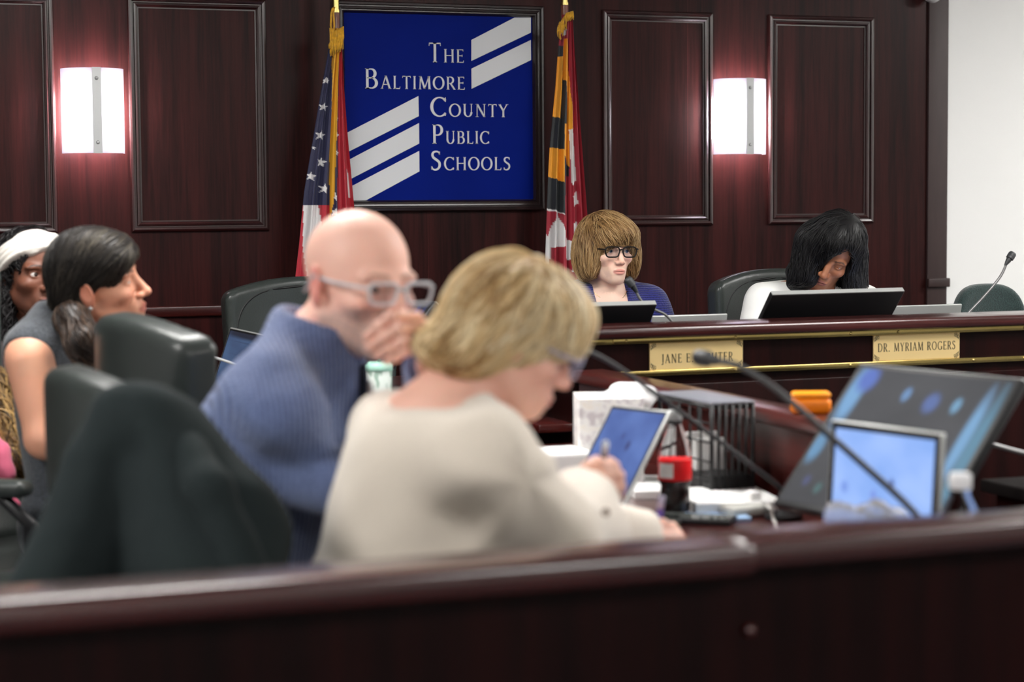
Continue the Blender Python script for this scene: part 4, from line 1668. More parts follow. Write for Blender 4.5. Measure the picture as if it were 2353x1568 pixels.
# hair: full bob with a fringe swept to one side
HJ = Field(Hj.o, Hj.R, Hj.s)
HJ.ell((-.022, 0, .034), (.118, .104, .101), 0)
HJ.ell((-.045, 0, -.030), (.090, .104, .090), .04)
for y in (-1, 1):
    HJ.ell((.000, y * .082, -.030), (.062, .034, .085), .03)
HJ.ell((.052, .008, .060), (.062, .076, .044), .03)
HJ.ell((.10, 0, -.052), (.075, .064, .073), .012, op='s')
HJ.ell((-.02, 0, -.150), (.12, .085, .055), .02, op='s')
HJ.plane((0, 0, -.112), (.25, 0, -1), .02)
crown = Hj.world((-.045, -.02, .12))
Rj = Hj.R


def flow_j(p):
    q = Hj.loc(p)
    a = q - np.array([-.045, -.02, .10])
    a = a / (np.linalg.norm(a, axis=1)[:, None] + 1e-6)
    v = a * .9 + np.array([0, 0, -1.0]) * np.clip(.25 + (.11 - q[:, 2:3]) * 8, 0, 1.4)
    fr = (np.clip((q[:, 0:1] - .02) / .05, 0, 1)) * (q[:, 2:3] > .0)
    v = v + fr * np.array([.1, .55, -.35])
    lowp = np.clip((-q[:, 2:3] - .05) / .05, 0, 1)
    v = v * (1 - .5 * lowp) + lowp * .5 * (np.array([.25, 0, -.6]) - np.sign(q[:, 1:2]) * np.array([0, .7, 0]))
    return v @ Rj.T


lo, hi = hb(Hj, .03)
hair_mesh(jane, HJ, lo, hi, flow_j, C3(84, 58, 34), [C3(84, 60, 36), C3(126, 94, 58), C3(154, 120, 78), C3(182, 150, 106), C3(112, 84, 54)], n=4200, steps=11, step=.011, lift=.006, r0=.0010, h=.0038, jitter=.22, seed=3)
TORT = mat('dark tortoise frame', srgb(16, 11, 10), rough=.3, var=.5, bscale=60, spec=.3)
glasses(jane, Hj, TORT, .0270, .0180, x=.1045, r=.0025, zc=-.002)
GOLDJ = mat('gold jewellery', (.85, .66, .36, 1), rough=.2, metal=1)
for s in (-1, 1):
    b = MB()
    b.tube([tuple(Hj.world((-.002 + .004 * math.sin(a), s * .083, -.053 + .019 * math.cos(a)))) for a in np.linspace(0, 2 * PI, 18)[:-1]], .0013, 6, closed=True)
    b.build('earring', GOLDJ, jane, smooth=True)
b = MB()
pts = []
for i in range(25):
    a = PI * (i / 24) - PI / 2
    pts.append(tuple(N + nrm(fj) * (.055 + .045 * math.cos(a) - .02) + lf * .062 * math.sin(a) * 1.05 + UP * (.022 - .055 * math.cos(a))))
b.tube(pts, .0011, 5); b.build('necklace', GOLDJ, jane, smooth=True)

# ---- woman in white behind the dais -------------------------------------------------
rf = .80 * TH - .24 * RH - .46 * UP
ru = .36 * RH + .85 * UP + .45 * TH
Hr = head_field(at(1912, 578, 6.62), basis(rf, ru), .98, eye_open=.0009, nose=1.08, lip=1.1, jaw=.96)
N = at(1868, 672, 6.70)
P = np.array([N[0] + .0, N[1] + .10, .65])
fr_ = TH - .1 * RH
lf = np.cross(UP, nrm([fr_[0], fr_[1], 0]))


def build_rog(B, g):
    torso(B, P, N, fr_, .175, g)
    for s in (-1, 1):
        sh_ = N + lf * s * .170 + UP * -.035
        el = sh_ + lf * s * .045 + UP * -.20 + nrm(fr_) * .06
        wr = el + nrm(fr_) * .22 + lf * s * -.08 + UP * .01
        limb(B, sh_, el, wr, .052, .042, .028, g)


Br = Field(); build_rog(Br, 0); legs(Br, P, fr_, kneez=.585)
Br.cap(N - UP * .03, Hr.world((-.03, 0, -.05)), .056, .052, .03)
Br.sub(Hr, .025)
for s in (-1, 1):
    wr = N + lf * s * (.170 + .045 - .08) + UP * -.225 + nrm(fr_) * .28
    Br.ell(wr + nrm(fr_) * .05, (.05, .04, .018), .02, R=basis(fr_, UP))
    for k in range(4):
        a0 = wr + nrm(fr_) * .085 + lf * (k - 1.5) * .018
        finger(Br, [a0, a0 + nrm(fr_) * .035, a0 + nrm(fr_) * .06 - UP * .012], .008, .0065)
    a0 = wr + nrm(fr_) * .03 - lf * s * .035
    finger(Br, [a0, a0 + nrm(fr_) * .03 - lf * s * .02, a0 + nrm(fr_) * .055 - lf * s * .022], .0095, .0075)
sh = Shell()
SKR = C3(160, 104, 74)
pr_ = face_paint(Hr, SKR, C3(142, 84, 76), C3(40, 26, 22), cheek=C3(158, 92, 66))
lo, hi = hb(Hr)
body_shell(sh, Br, [(lo - [.05, .02, .06], hi, .0023)], pr_)
body_shell(sh, Br, [((P[0] - .36, P[1] - .75, -.01), (P[0] + .36, P[1] + .25, lo[2] - .02), .011)], SKR)
add_eyes(sh, Hr, C3(50, 32, 24), look=(0, -.35))
rog = rootobj(sh, 'person', 'woman with black shoulder length hair in a white blouse, looking down behind the dais', P)
WHITEC = mat('white blouse cloth', srgb(236, 236, 232), rough=.75, bump=.15, bscale=60, sheen=.2)
Sr = Field(); build_rog(Sr, .012)
Sr.cap(N + UP * .08 + nrm(fr_) * .02, N - UP * .0 + nrm(fr_) * .07, .078, .062, .008, op='s')
Sr.plane(N + UP * .035, UP + .1 * nrm(fr_), .01)
Sr.disp(lambda q: .004 * wob(q, 24, 12) + .002 * wob(q, 60, 8))
sw = Shell(); v, f = surface(Sr, (P[0] - .36, P[1] - .52, .44), (P[0] + .36, P[1] + .25, N[2] + .07), .006); sw.add(v, f, C3(230, 230, 226)); sw.build('blouse', WHITEC, rog)
trousers(P, fr_, rog, .585)
HR = Field(Hr.o, Hr.R, Hr.s)
HR.ell((-.016, 0, .038), (.116, .096, .098), 0)
HR.ell((-.045, 0, -.020), (.085, .096, .095), .04)
HR.ell((.10, .036, -.030), (.085, .054, .110), .014, op='s')
# the locks hang straight down from the tilted head
G = Field()
dn = -UP
for (x, y, z), r, L, out in (((.035, -.070, .02), .036, .11, -.30), ((.0, -.085, .0), .045, .13, -.55), ((-.05, -.075, .0), .045, .14, -.45), ((.02, .082, -.01), .030, .16, .12), ((-.04, .080, -.01), .042, .17, .20), ((-.08, .0, -.02), .055, .14, .0)):
    a = Hr.world((x, y, z))
    e = a + dn * L + RH * out * .06
    G.cap(a, e, r, r * .78, .03)
e = Hr.world((0, -.08, -.02)) + dn * .10 - RH * .03
G.cap(e, e - RH * .030 + UP * .022, .018, .008, .02)
G.cap(e + dn * .03, e - RH * .020 + dn * .02, .022, .010, .02)
HR.sub(G, .03)
HR.ell((.118, .034, -.030), (.070, .046, .105), .008, op='s')


def flow_r(p):
    q = Hr.loc(p)
    a = q - np.array([-.01, .018, .115])
    a = a / (np.linalg.norm(a, axis=1)[:, None] + 1e-6)
    top = np.clip((q[:, 2:3] - .0) / .08, 0, 1)
    v = (a * 1.0) @ Hr.R.T * (.4 + .6 * top) + dn * (1.1 - .6 * top)
    low = np.clip((Hr.o[2] - .06 - p[:, 2:3]) / .05, 0, 1)
    side = ((p - Hr.o) @ RH)[:, None]
    v = v + low * (-RH * 1.2 + UP * .6) * (side < 0)
    return v


lo, hi = hb(Hr, .04)
hair_mesh(rog, HR, lo - [.03, .02, .06], hi, flow_r, C3(14, 13, 14), [C3(14, 13, 14), C3(22, 21, 22), C3(32, 31, 33), C3(18, 17, 18)], n=2600, steps=12, step=.014, lift=.007, r0=.0011, h=.0042, wave=.35, jitter=.2, seed=4)
b = MB()
pe = Hr.world((-.005, .083, -.05))
b.tube([tuple(pe + RH * .0125 * math.cos(a) + UP * (.0125 * math.sin(a) - .0) + TH * .012) for a in np.linspace(0, 2 * PI, 20)[:-1]], .0014, 6, closed=True)
b.build('earring', STEEL, rog, smooth=True)
b = MB()
b.tube([tuple(N + nrm(fr_) * (.045 + .03 * math.cos(a)) + lf * .07 * math.sin(a) + UP * (.018 - .05 * math.cos(a))) for a in np.linspace(-PI / 2, PI / 2, 20)], .0010, 5)
b.build('necklace', GOLDJ, rog, smooth=True)
EX = np.array([1.0, 0, 0])
# ---- bald man with clear glasses ---------------------------------------------------
bf = .66 * RH + .75 * TH - .12 * UP
Hb = head_field(at(826, 648, 3.40), basis(bf, UP + .03 * RH), 1.05, jaw=1.06, nose=1.22, eye_open=.0042, lip=1.0, brow=1.2, full=1.02)
Nb = at(738, 770, 3.42)
fb = nrm(.94 * RH + .34 * TH)
lb = np.cross(UP, fb)
Pb = np.array([Nb[0], Nb[1], .65]) - fb * .24
Sb = [Nb - lb * .172 + UP * -.120 + fb * .01, Nb + lb * .120 + UP * -.20 + fb * .0]       # right, left shoulder
El = [at(535, 1012, 3.34), at(1030, 1062, 3.46)]
Wr = [at(800, 1130, 3.24), at(1004, 848, 3.18)]


def build_bald(B, g):
    torso(B, Pb, Nb - UP * .035, fb, .165, g, depth=.92, hips=1.0, drop=.075)
    for i in (0, 1):
        limb(B, Sb[i], El[i], Wr[i], .060 + g * .3, .050 + g * .3, .033 + g * .3, g, .05)


Bb = Field(); build_bald(Bb, 0); legs(Bb, Pb, EX, kneez=.58, reach=.40)
Bb.cap(Nb - UP * .03, Hb.world((-.025, 0, -.045)), .064, .062, .03)
Bb.sub(Hb, .022)
# left hand closed loosely over the mouth: knuckles to the right, four finger tips to the left
Bb.cap(Wr[1], at(984, 768, 3.13), .024, .020, .02)
for (k, p, t_), rr in (((at(958, 730, 3.12), at(903, 724, 3.075), at(843, 776, 3.125)), .0096), ((at(974, 754, 3.115), at(916, 755, 3.065), at(850, 798, 3.12)), .0096),
                       ((at(978, 776, 3.115), at(928, 783, 3.07), at(866, 816, 3.125)), .0090), ((at(972, 795, 3.12), at(934, 807, 3.08), at(888, 832, 3.125)), .0080)):
    Bb.cap(Wr[1], k, .018, .0105, .010)
    m_ = p + (t_ - p) * .5 + TH * .004
    finger(Bb, [k, p, m_, t_], rr, rr * .80, .0015)
finger(Bb, [at(995, 800, 3.15), at(960, 800, 3.17), at(905, 782, 3.18), at(872, 768, 3.185)], .0110, .0092, .008)
# right hand lying ahead on the table edge
hb_d = nrm(Wr[0] - El[0])
Bb.ell(Wr[0] + hb_d * .05, (.052, .042, .02), .02, R=basis(hb_d, UP))
for k in range(4):
    a0 = Wr[0] + hb_d * .088 + np.cross(UP, hb_d) * (k - 1.5) * .020
    finger(Bb, [a0, a0 + hb_d * .035 + UP * .004, a0 + hb_d * .062 - UP * .012], .0095, .0075)
a0 = Wr[0] + hb_d * .03 + np.cross(UP, hb_d) * .04
finger(Bb, [a0, a0 + hb_d * .03 + np.cross(UP, hb_d) * .02, a0 + hb_d * .058 + np.cross(UP, hb_d) * .022], .010, .008)
SKB = C3(240, 190, 172)
pb = face_paint(Hb, SKB, C3(196, 124, 116), C3(176, 140, 122), cheek=C3(226, 136, 126), stubble=C3(142, 134, 131))
sh = Shell()
lo, hi = hb(Hb)
body_shell(sh, Bb, [(lo - [.03, .03, .07], hi, .0027)], pb)
body_shell(sh, Bb, [(np.array([at(800, 800, 3.1)[0], at(800, 800, 3.0)[1] - .02, Wr[1][2] - .03]), np.array([Wr[1][0] + .10, Wr[1][1] + .14, Nb[2] + .06]), .0026)], SKB)
body_shell(sh, Bb, [((Pb[0] - .55, Pb[1] - .65, -.01), (Pb[0] + .65, Pb[1] + .45, lo[2] - .05), .012)], SKB)
add_eyes(sh, Hb, C3(70, 76, 84), look=(-.15, -.12))
bald = rootobj(sh, 'person', 'bald man with clear glasses in a blue knit sweater, hand held to his mouth', Pb)
BLUEK = knit_mat('blue ribbed knit', srgb(48, 58, 94), srgb(112, 128, 170), scale=36, axis='X', dist=.005, strength=.8)
Sw = Field(); build_bald(Sw, .016)
Sw.cap(Nb - UP * .07 - fb * .022, Nb + UP * .010 + fb * .006 - RH * .006, .082, .083, .04)
Sw.cap(Hb.world((-.03, 0, -.06)), Nb + UP * .10 + fb * .03, .060, .064, .004, op='s')
Sw.cap(Nb + UP * .02 + fb * .01, Nb + UP * .14 + fb * .02, .070, .078, .004, op='s')
Sw.plane(Nb + UP * .036, UP + .24 * fb + .05 * lb, .012)
Sw.ell(Wr[1] + nrm(Wr[1] - El[1]) * .085, (.08, .08, .08), .004, op='s')
Sw.ell(Wr[0] + nrm(Wr[0] - El[0]) * .10, (.09, .09, .09), .004, op='s')
fold_ax = nrm(El[0] - Sb[0])
Sw.disp(lambda q: .006 * wob(q, 22, 21) + .007 * np.sin((q - Sb[0]) @ nrm(.75 * UP + .5 * RH) * 52 + 2.5 * wob(q, 8, 4)) * np.exp(-(((q - (El[0] * .5 + Sb[0] * .5)) ** 2).sum(1)) / .05))
sw = Shell()
v, f = surface(Sw, (Pb[0] - .5, Pb[1] - .6, .42), (Pb[0] + .65, Pb[1] + .42, Nb[2] + .14), .0065)
sw.add(v, f, C3(80, 92, 134))
swo = sw.build('sweater', BLUEK, bald)
DARKZ = mat('dark blue placket', srgb(26, 32, 46), rough=.9, bump=.2, bscale=200)


def on_surface(F, p, d, lift=.002):
    """Push a point along d until it leaves the surface F."""
    p = np.asarray(p, float).copy()
    for i in range(60):
        if F(p[None])[0] > lift:
            break
        p = p + d * .004
    return p


b = MB()
fz = fb
pts = [on_surface(Sw, Nb + UP * (.010 - .022 * i) + fb * .03, fz, .0015) for i in range(11)]
b.tube([tuple(p) for p in pts], .0085, 8)
b.build('placket', DARKZ, swo, smooth=True)
b = MB(); b.tube([tuple(pts[4] + fz * .008 + lb * .006), tuple(pts[4] + fz * .011 + lb * .008 - UP * .02), tuple(pts[4] + fz * .008 + lb * .008 - UP * .045)], [.004, .008, .006], 8); b.build('zip_pull', mat('pale zip pull', srgb(214, 210, 204), rough=.5), swo, smooth=True)
trousers(Pb, EX, bald, .58, reach=.40)
CLEARF = mat('clear acetate frame', srgb(232, 236, 242), rough=.12, trans=.35, ior=1.4)
gb = glasses(bald, Hb, CLEARF, .0270, .0165, x=.1115, r=.0028, zc=-.003, yc=.036, rt=.0026, square=.36, temple=(-.012, .085, .010))

# ---- blonde woman seen from behind -------------------------------------------------
wf = .90 * RH - .16 * TH - .44 * UP
wu = .46 * RH + .90 * UP - .04 * TH
Hw = head_field(at(1180, 772, 3.10), basis(wf, wu), .96, nose=1.05, full=1.05, eye_open=.0034)
Nw = at(1032, 926, 3.08)
fw = nrm(.88 * RH - .47 * TH)
lw = np.cross(UP, fw)
Pw = np.array([Nw[0], Nw[1], .64]) - fw * .15
Sd = [Nw - lw * .170 + UP * -.085 - fw * .005, Nw + lw * .170 + UP * -.085 + fw * .0]
Ew = [at(1258, 1240, 3.04), at(1180, 1230, 3.40)]
Ww = [at(1345, 1150, 3.26), at(1478, 1245, 3.55)]


def build_blonde(B, g):
    torso(B, Pw, Nw - UP * .02, fw, .168, g, depth=1.06, hips=.98)
    for i in (0, 1):
        limb(B, Sd[i], Ew[i], Ww[i], .050 + g * .4, .046 + g * .6, .032 + g * .3, g, .05)


Bw = Field(); build_blonde(Bw, 0); legs(Bw, Pw, EX, kneez=.58, reach=.40)
Bw.cap(Nw - UP * .03, Hw.world((-.035, 0, -.045)), .058, .056, .03)
Bw.sub(Hw, .022)
# right hand gripping a pen
hc = at(1378, 1108, 3.31)
Bw.cap(Ww[0], hc + RH * -.012 - UP * .012, .027, .030, .02)
Bw.ell(hc + RH * -.008, (.034, .036, .040), .015, R=np.eye(3))
for k, (ax, ay, bx, by, cx, cy) in enumerate(((1352, 1078, 1408, 1072, 1420, 1096), (1356, 1098, 1420, 1094, 1428, 1120), (1358, 1120, 1418, 1118, 1424, 1142), (1358, 1142, 1404, 1142, 1412, 1160))):
    finger(Bw, [at(ax, ay, 3.295), at((ax + bx) / 2, (ay + by) / 2 - 5, 3.270), at(bx, by, 3.285), at(cx, cy, 3.325)], .0108, .0088, .003)
finger(Bw, [at(1350, 1085, 3.32), at(1372, 1064, 3.31), at(1402, 1062, 3.325)], .0110, .0090, .006)
# left hand resting on the table with a second pen
hl = at(1512, 1238, 3.62)
Bw.cap(Ww[1], hl, .026, .026, .02)
Bw.ell(hl, (.05, .04, .022), .015, R=basis(RH - .1 * TH, UP))
for k, (ax, ay, bx, by) in enumerate(((1528, 1222, 1560, 1234), (1532, 1232, 1570, 1246), (1528, 1244, 1566, 1258), (1522, 1256, 1552, 1270))):
    p0, p1 = at(ax, ay, 3.63), at(bx, by, 3.64)
    finger(Bw, [p0, (p0 + p1) / 2 + UP * .012, p1 + RH * .004], .0098, .0080, .003)
finger(Bw, [at(1500, 1222, 3.60), at(1522, 1206, 3.60), at(1540, 1212, 3.61)], .0105, .0085, .006)
SKW = C3(238, 186, 166)
pw = face_paint(Hw, SKW, C3(206, 130, 124), C3(176, 140, 104), cheek=C3(232, 150, 140))
sh = Shell()
lo, hi = hb(Hw)
body_shell(sh, Bw, [(lo - [.06, .03, .07], hi, .0027)], pw)
for c_, e_ in ((hc, .085), (hl, .095)):
    body_shell(sh, Bw, [(c_ - e_, c_ + e_, .0024)], SKW)
body_shell(sh, Bw, [((Pw[0] - .45, Pw[1] - .5, -.01), (Pw[0] + .85, Pw[1] + .75, lo[2] - .05), .012)], SKW)
add_eyes(sh, Hw, C3(80, 90, 90), look=(0, -.25))
blonde = rootobj(sh, 'person', 'blonde woman in a beige sweater seen from behind, writing at the table', Pw)
BEIGE = mat('beige fine knit', srgb(222, 211, 196), rough=.9, bump=.25, bscale=260, sheen=.35, var=.04)
Sq = Field(); build_blonde(Sq, .018)
Sq.cap(Nw + UP * .10 + fw * .05, Nw + UP * .0 + fw * .03, .110, .084, .008, op='s')
Sq.plane(Nw + UP * .018, UP - .22 * fw, .01)
for i, e in ((0, .095), (1, .09)):
    Sq.ell(Ww[i] + nrm(Ww[i] - Ew[i]) * (e - .012), (e,) * 3, .004, op='s')
Sq.cap(Pw - fw * .0 + UP * .06 - lw * .08, Pw - fw * .0 + UP * .06 + lw * .08, .15, .15, .06)
Sq.cap(at(1290, 1225, 3.08), at(1398, 1226, 3.20), .050, .036, .03)
# drag folds from the armpit across the back
ap = at(1215, 1110, 2.86)


def folds_w(q):
    d = q - ap
    a = d @ RH
    b_ = d @ UP
    ang = np.arctan2(b_, a + 1e-6)
    rr = np.hypot(a, b_)
    return .007 * np.sin(ang * 5.0 + 1.8 + 1.2 * wob(q, 9, 33)) * np.exp(-((rr - .12) / .09) ** 2) + .005 * wob(q, 18, 31)


Sq.disp(folds_w)
sw = Shell()
v, f = surface(Sq, (Pw[0] - .42, Pw[1] - .45, .44), (Pw[0] + .8, Pw[1] + .72, Nw[2] + .12), .0065)
sw.add(v, f, C3(222, 212, 198))
swb = sw.build('sweater', BEIGE, blonde)
b = MB()
hem = []
for i in range(36):
    a = 2 * PI * i / 36
    hem.append(tuple(Pw + fw * (-.01 + .150 * math.cos(a)) + lw * .20 * math.sin(a) + UP * (-.03 + .02 * math.cos(a))))
b.tube(hem, .016, 8, closed=True)
b.build('hem', BEIGE, swb, smooth=True)
b = MB(); b.lathe([(.006, -.002), (.006, 0), (.004, .002)], 12, frame(tuple(at(1392, 1178, 2.955)), tuple(CAMR), tuple(CAMU), tuple(CAMT))); b.build('cuff_button', mat('horn button', srgb(150, 128, 112), rough=.4), swb)
trousers(Pw, EX, blonde, .58, reach=.40)
HW = Field(Hw.o, Hw.R, Hw.s)
HW.ell((-.014, 0, .034), (.107, .092, .096), 0)
HW.ell((-.050, 0, -.020), (.066, .090, .082), .04)
HW.ell((-.088, 0, -.070), (.052, .078, .026), .04)
HW.ell((.045, 0, .064), (.064, .074, .046), .03)
HW.ell((.080, -.010, .030), (.030, .058, .032), .02)
HW.ell((.105, 0, -.055), (.070, .095, .082), .014, op='s')
HW.ell((.045, 0, -.090), (.080, .12, .066), .02, op='s')
HW.plane((-.08, 0, -.100), (.45, 0, -1), .015)
Rw = Hw.R


def flow_w(p):
    q = Hw.loc(p)
    a = q - np.array([-.02, -.01, .11])
    a = a / (np.linalg.norm(a, axis=1)[:, None] + 1e-6)
    v = a * .8 + np.array([-.35, 0, -.75]) * np.clip(.4 + (.08 - q[:, 2:3]) * 6, 0, 1.3)
    v = v + np.clip((q[:, 0:1] - .03) / .05, 0, 1) * np.array([.35, -.25, -.1])
    lowp = np.clip((-q[:, 2:3] - .055) / .04, 0, 1)
    v = v + lowp * np.array([-.9, 0, .45])
    return v @ Rw.T


lo, hi = hb(Hw, .045)
hair_mesh(blonde, HW, lo, hi, flow_w, C3(184, 150, 104), [C3(132, 96, 58), C3(178, 142, 94), C3(216, 186, 138), C3(236, 214, 172), C3(244, 228, 194)], n=2600, steps=10, step=.013, lift=.009, r0=.0020, h=.005, wave=.35, jitter=.2, seed=6)
LILAC = mat('pale translucent frame', srgb(196, 190, 214), rough=.15, trans=.3, ior=1.4)
glasses(blonde, Hw, LILAC, .0280, .0200, x=.1100, r=.0028, zc=-.002, yc=.036)
# pens
b = MB(); t_pen = None
p0, p1 = at(1392, 1018, 3.30), at(1386, 1062, 3.305)
o = MB(); o.tube([tuple(p0), tuple(p0 + (p1 - p0) * .55)], .0058, 10); o.tube([tuple(p0 - (p1 - p0) * .12), tuple(p0)], [.003, .0045], 10)
t_pen = thing('pen', 'silver and black pen upright in the blonde woman\'s right hand', 'pen', tuple(p1 + (p1 - p0) * 1.2))
o.build('barrel', STEEL, t_pen, smooth=True)
o = MB(); o.tube([tuple(p0 + (p1 - p0) * .55), tuple(p1 + (p1 - p0) * 1.2)], [.0058, .005], 10); o.build('grip', BLACKP, t_pen, smooth=True)
p0, p1 = at(1521, 1140, 3.60), at(1510, 1222, 3.61)
t_pen = thing('pen', 'purple pen with clear cap in the blonde woman\'s left hand', 'pen', tuple(p1))
o = MB(); o.tube([tuple(p0 + (p1 - p0) * .35), tuple(p1 + (p1 - p0) * .25)], .0062, 10); o.build('barrel', mat('purple plastic', srgb(84, 52, 140), rough=.3), t_pen, smooth=True)
o = MB(); o.tube([tuple(p0), tuple(p0 + (p1 - p0) * .35)], .0066, 10); o.build('cap', mat('clear pen cap', srgb(206, 200, 222), rough=.15, trans=.5), t_pen, smooth=True)

# ---- dark haired woman in profile ---------------------------------------------------
df = nrm(.99 * RH + .02 * TH + .10 * UP)
du = UP * .95 + .22 * TH
Hd = head_field(at(222, 648, 4.72), basis(df, du), 1.02, nose=1.15, eye_open=.0022, jaw=.98)
Nd = at(150, 748, 4.78)
fd = nrm(.92 * RH + .30 * TH)
ld = np.cross(UP, fd)
Pd = np.array([Nd[0], Nd[1], .65]) + fd * .03
Sn = [Nd - ld * .165 + UP * -.075 - fd * .0, Nd + ld * .165 + UP * -.06]
En = [at(103, 1010, 4.60), Nd + ld * .20 - UP * .32 + fd * .10]
Wn = [at(260, 1090, 4.56), Nd + ld * .10 - UP * .34 + fd * .34]


def build_dark(B, g, arms=True):
    torso(B, Pd, Nd, fd, .165, g, depth=1.0)
    for i in (0, 1):
        if arms:
            limb(B, Sn[i], En[i], Wn[i], .054, .044, .028, g, .035)


Bd = Field(); build_dark(Bd, 0); legs(Bd, Pd, EX, kneez=.58, reach=.40)
Bd.cap(Nd - UP * .03, Hd.world((-.030, 0, -.05)), .054, .050, .03)
Bd.sub(Hd, .022)
for i in (0, 1):
    d_ = nrm(Wn[i] - En[i])
    Bd.ell(Wn[i] + d_ * .05, (.05, .04, .018), .02, R=basis(d_, UP))
    for k in range(4):
        a0 = Wn[i] + d_ * .085 + np.cross(UP, d_) * (k - 1.5) * .018
        finger(Bd, [a0, a0 + d_ * .035 + UP * .004, a0 + d_ * .06 - UP * .012], .008, .0065)
    s = 1 if i == 0 else -1
    a0 = Wn[i] + d_ * .03 + np.cross(UP, d_) * s * .035
    finger(Bd, [a0, a0 + d_ * .03 + np.cross(UP, d_) * s * .02, a0 + d_ * .055 + np.cross(UP, d_) * s * .022], .0095, .0075)
SKD = C3(216, 156, 128)
pd_ = face_paint(Hd, SKD, C3(190, 112, 102), C3(70, 50, 40), cheek=C3(220, 140, 116))
sh = Shell()
lo, hi = hb(Hd)
body_shell(sh, Bd, [(lo - [.05, .05, .06], hi, .0026)], pd_)
body_shell(sh, Bd, [((Pd[0] - .42, Pd[1] - .5, -.01), (Pd[0] + .75, Pd[1] + .42, lo[2] - .045), .0105)], SKD)
add_eyes(sh, Hd, C3(60, 44, 34), look=(0, -.4))
dark = rootobj(sh, 'person', 'woman with dark ponytail in a sleeveless grey knit top, seen in profile at left', Pd)
GREYK = mat('charcoal flecked knit', srgb(66, 70, 76), rough=.95, bump=.7, bscale=190, var=.7, sheen=.3)
Sg = Field(); torso(Sg, Pd, Nd, fd, .165, .012)
Sg.cap(Nd - UP * .03, Nd + UP * .045 + fd * .012, .074, .066, .02)
Sg.plane(Nd + UP * .055, UP + .1 * fd, .008)
for i in (0, 1):
    ao = Sn[i] + (ld if i else -ld) * .030 + UP * -.01
    Sg.cap(ao, ao + (En[i] - Sn[i]) * .45, .064, .06, .006, op='s')
sw = Shell()
v, f = surface(Sg, (Pd[0] - .34, Pd[1] - .38, .44), (Pd[0] + .55, Pd[1] + .38, Nd[2] + .08), .007)
sw.add(v, f, C3(60, 64, 70)); sw.build('knit_top', GREYK, dark)
trousers(Pd, EX, dark, .58, reach=.40)
HD = Field(Hd.o, Hd.R, Hd.s)
HD.ell((-.012, 0, .040), (.104, .086, .094), 0)
HD.ell((-.040, 0, -.015), (.066, .080, .075), .04)
HD.ell((.040, 0, .058), (.064, .078, .050), .03)
HD.ell((-.088, 0, -.060), (.034, .036, .040), .03)
HD.ell((.115, 0, -.042), (.075, .080, .088), .012, op='s')
HD.ell((.030, -.075, -.060), (.040, .035, .066), .010, op='s')
HD.ell((.030, .075, -.060), (.040, .035, .066), .010, op='s')
HD.ell((-.006, -.098, -.012), (.024, .028, .034), .006, op='s')
HD.ell((-.02, 0, -.145), (.10, .065, .060), .02, op='s')
tie = Hd.world((-.092, -.015, -.075))


def flow_d(p):
    q = Hd.loc(p)
    v = tie - p
    v = v / (np.linalg.norm(v, axis=1)[:, None] + 1e-6)
    up = np.clip((q[:, 2:3] - .06) / .05, 0, 1)
    return v + up * (np.array([[-.2, 0, 0]]) + np.sign(q[:, 1:2] - .01) * np.array([[0, .9, 0]])) @ Hd.R.T


tail = []


def ponytail(sh):
    q0 = [tie, at(166, 735, 4.62), at(196, 790, 4.56), at(206, 850, 4.55)]
    T_ = Field()
    T_.cap(q0[0], q0[1], .024, .036, .02).cap(q0[1], q0[2], .036, .042, .02).cap(q0[2], q0[3], .040, .020, .02)
    v, f = surface(T_, np.min(q0, 0) - .06, np.max(q0, 0) + .06, .005)
    sh.add(v, f, C3(34, 26, 22))
    r = np.random.default_rng(11)
    st = v[r.integers(0, len(v), 500)]
    dd = nrm(q0[3] - q0[1])
    sv, sf, per = strands(T_, st, lambda p: np.tile(dd, (len(p), 1)), 9, .014, .005, .0016, 3, .4, .2, seed=12)
    tn = np.array([C3(30, 23, 20), C3(50, 37, 29), C3(72, 54, 41), C3(40, 29, 24)])
    cc = np.repeat(tn[r.integers(0, 4, 500)], per, 0)
    sh.add(sv, sf, lambda q: cc)


lo, hi = hb(Hd, .03)
hair_mesh(dark, HD, lo, hi, flow_d, C3(26, 23, 22), [C3(24, 22, 21), C3(34, 31, 29), C3(52, 47, 42), C3(84, 78, 68)], n=2200, steps=9, step=.013, lift=.003, r0=.0011, h=.0042, jitter=.14, seed=8, extra=ponytail)
b = MB(); b.tube([tuple(tie + np.array([.0, 0, .0]) + CAMR * .026 * math.cos(a) + CAMT * .026 * math.sin(a) + CAMU * .004 * math.sin(a)) for a in np.linspace(0, 2 * PI, 18)[:-1]], .004, 7, closed=True); b.build('hair_tie', mat('tan hair band', srgb(166, 120, 98), rough=.7), dark, smooth=True)
b = MB(); b.ball(tuple(Hd.world((-.004, -.086, -.040))), .0055, 12); b.build('earring', STEEL, dark, smooth=True)

# ---- woman with a white headband at the left edge ------------------------------------
kf = nrm(.62 * RH + .78 * TH + .0 * UP)
Hk = head_field(at(74, 628, 5.52), basis(kf, UP - .03 * RH), 1.02, nose=1.25, lip=1.12, eye_open=.0058, full=1.05)
Nk = at(38, 742, 5.58)
fk = nrm(.80 * RH + .6 * TH)
lk = np.cross(UP, fk)
Pk = np.array([Nk[0], Nk[1], .65]) - fk * .12
Sk = [Nk - lk * .17 + UP * -.06, Nk + lk * .17 + UP * -.06]
Ek = [Sk[0] - UP * .27 + fk * .06 - lk * .03, Sk[1] - UP * .27 + fk * .06 + lk * .03]
Wk = [Ek[0] + fk * .22 + lk * .06 - UP * .02, Ek[1] + fk * .22 - lk * .06 - UP * .02]


def build_k(B, g):
    torso(B, Pk, Nk, fk, .17, g)
    for i in (0, 1):
        limb(B, Sk[i], Ek[i], Wk[i], .054, .044, .028, g, .035)


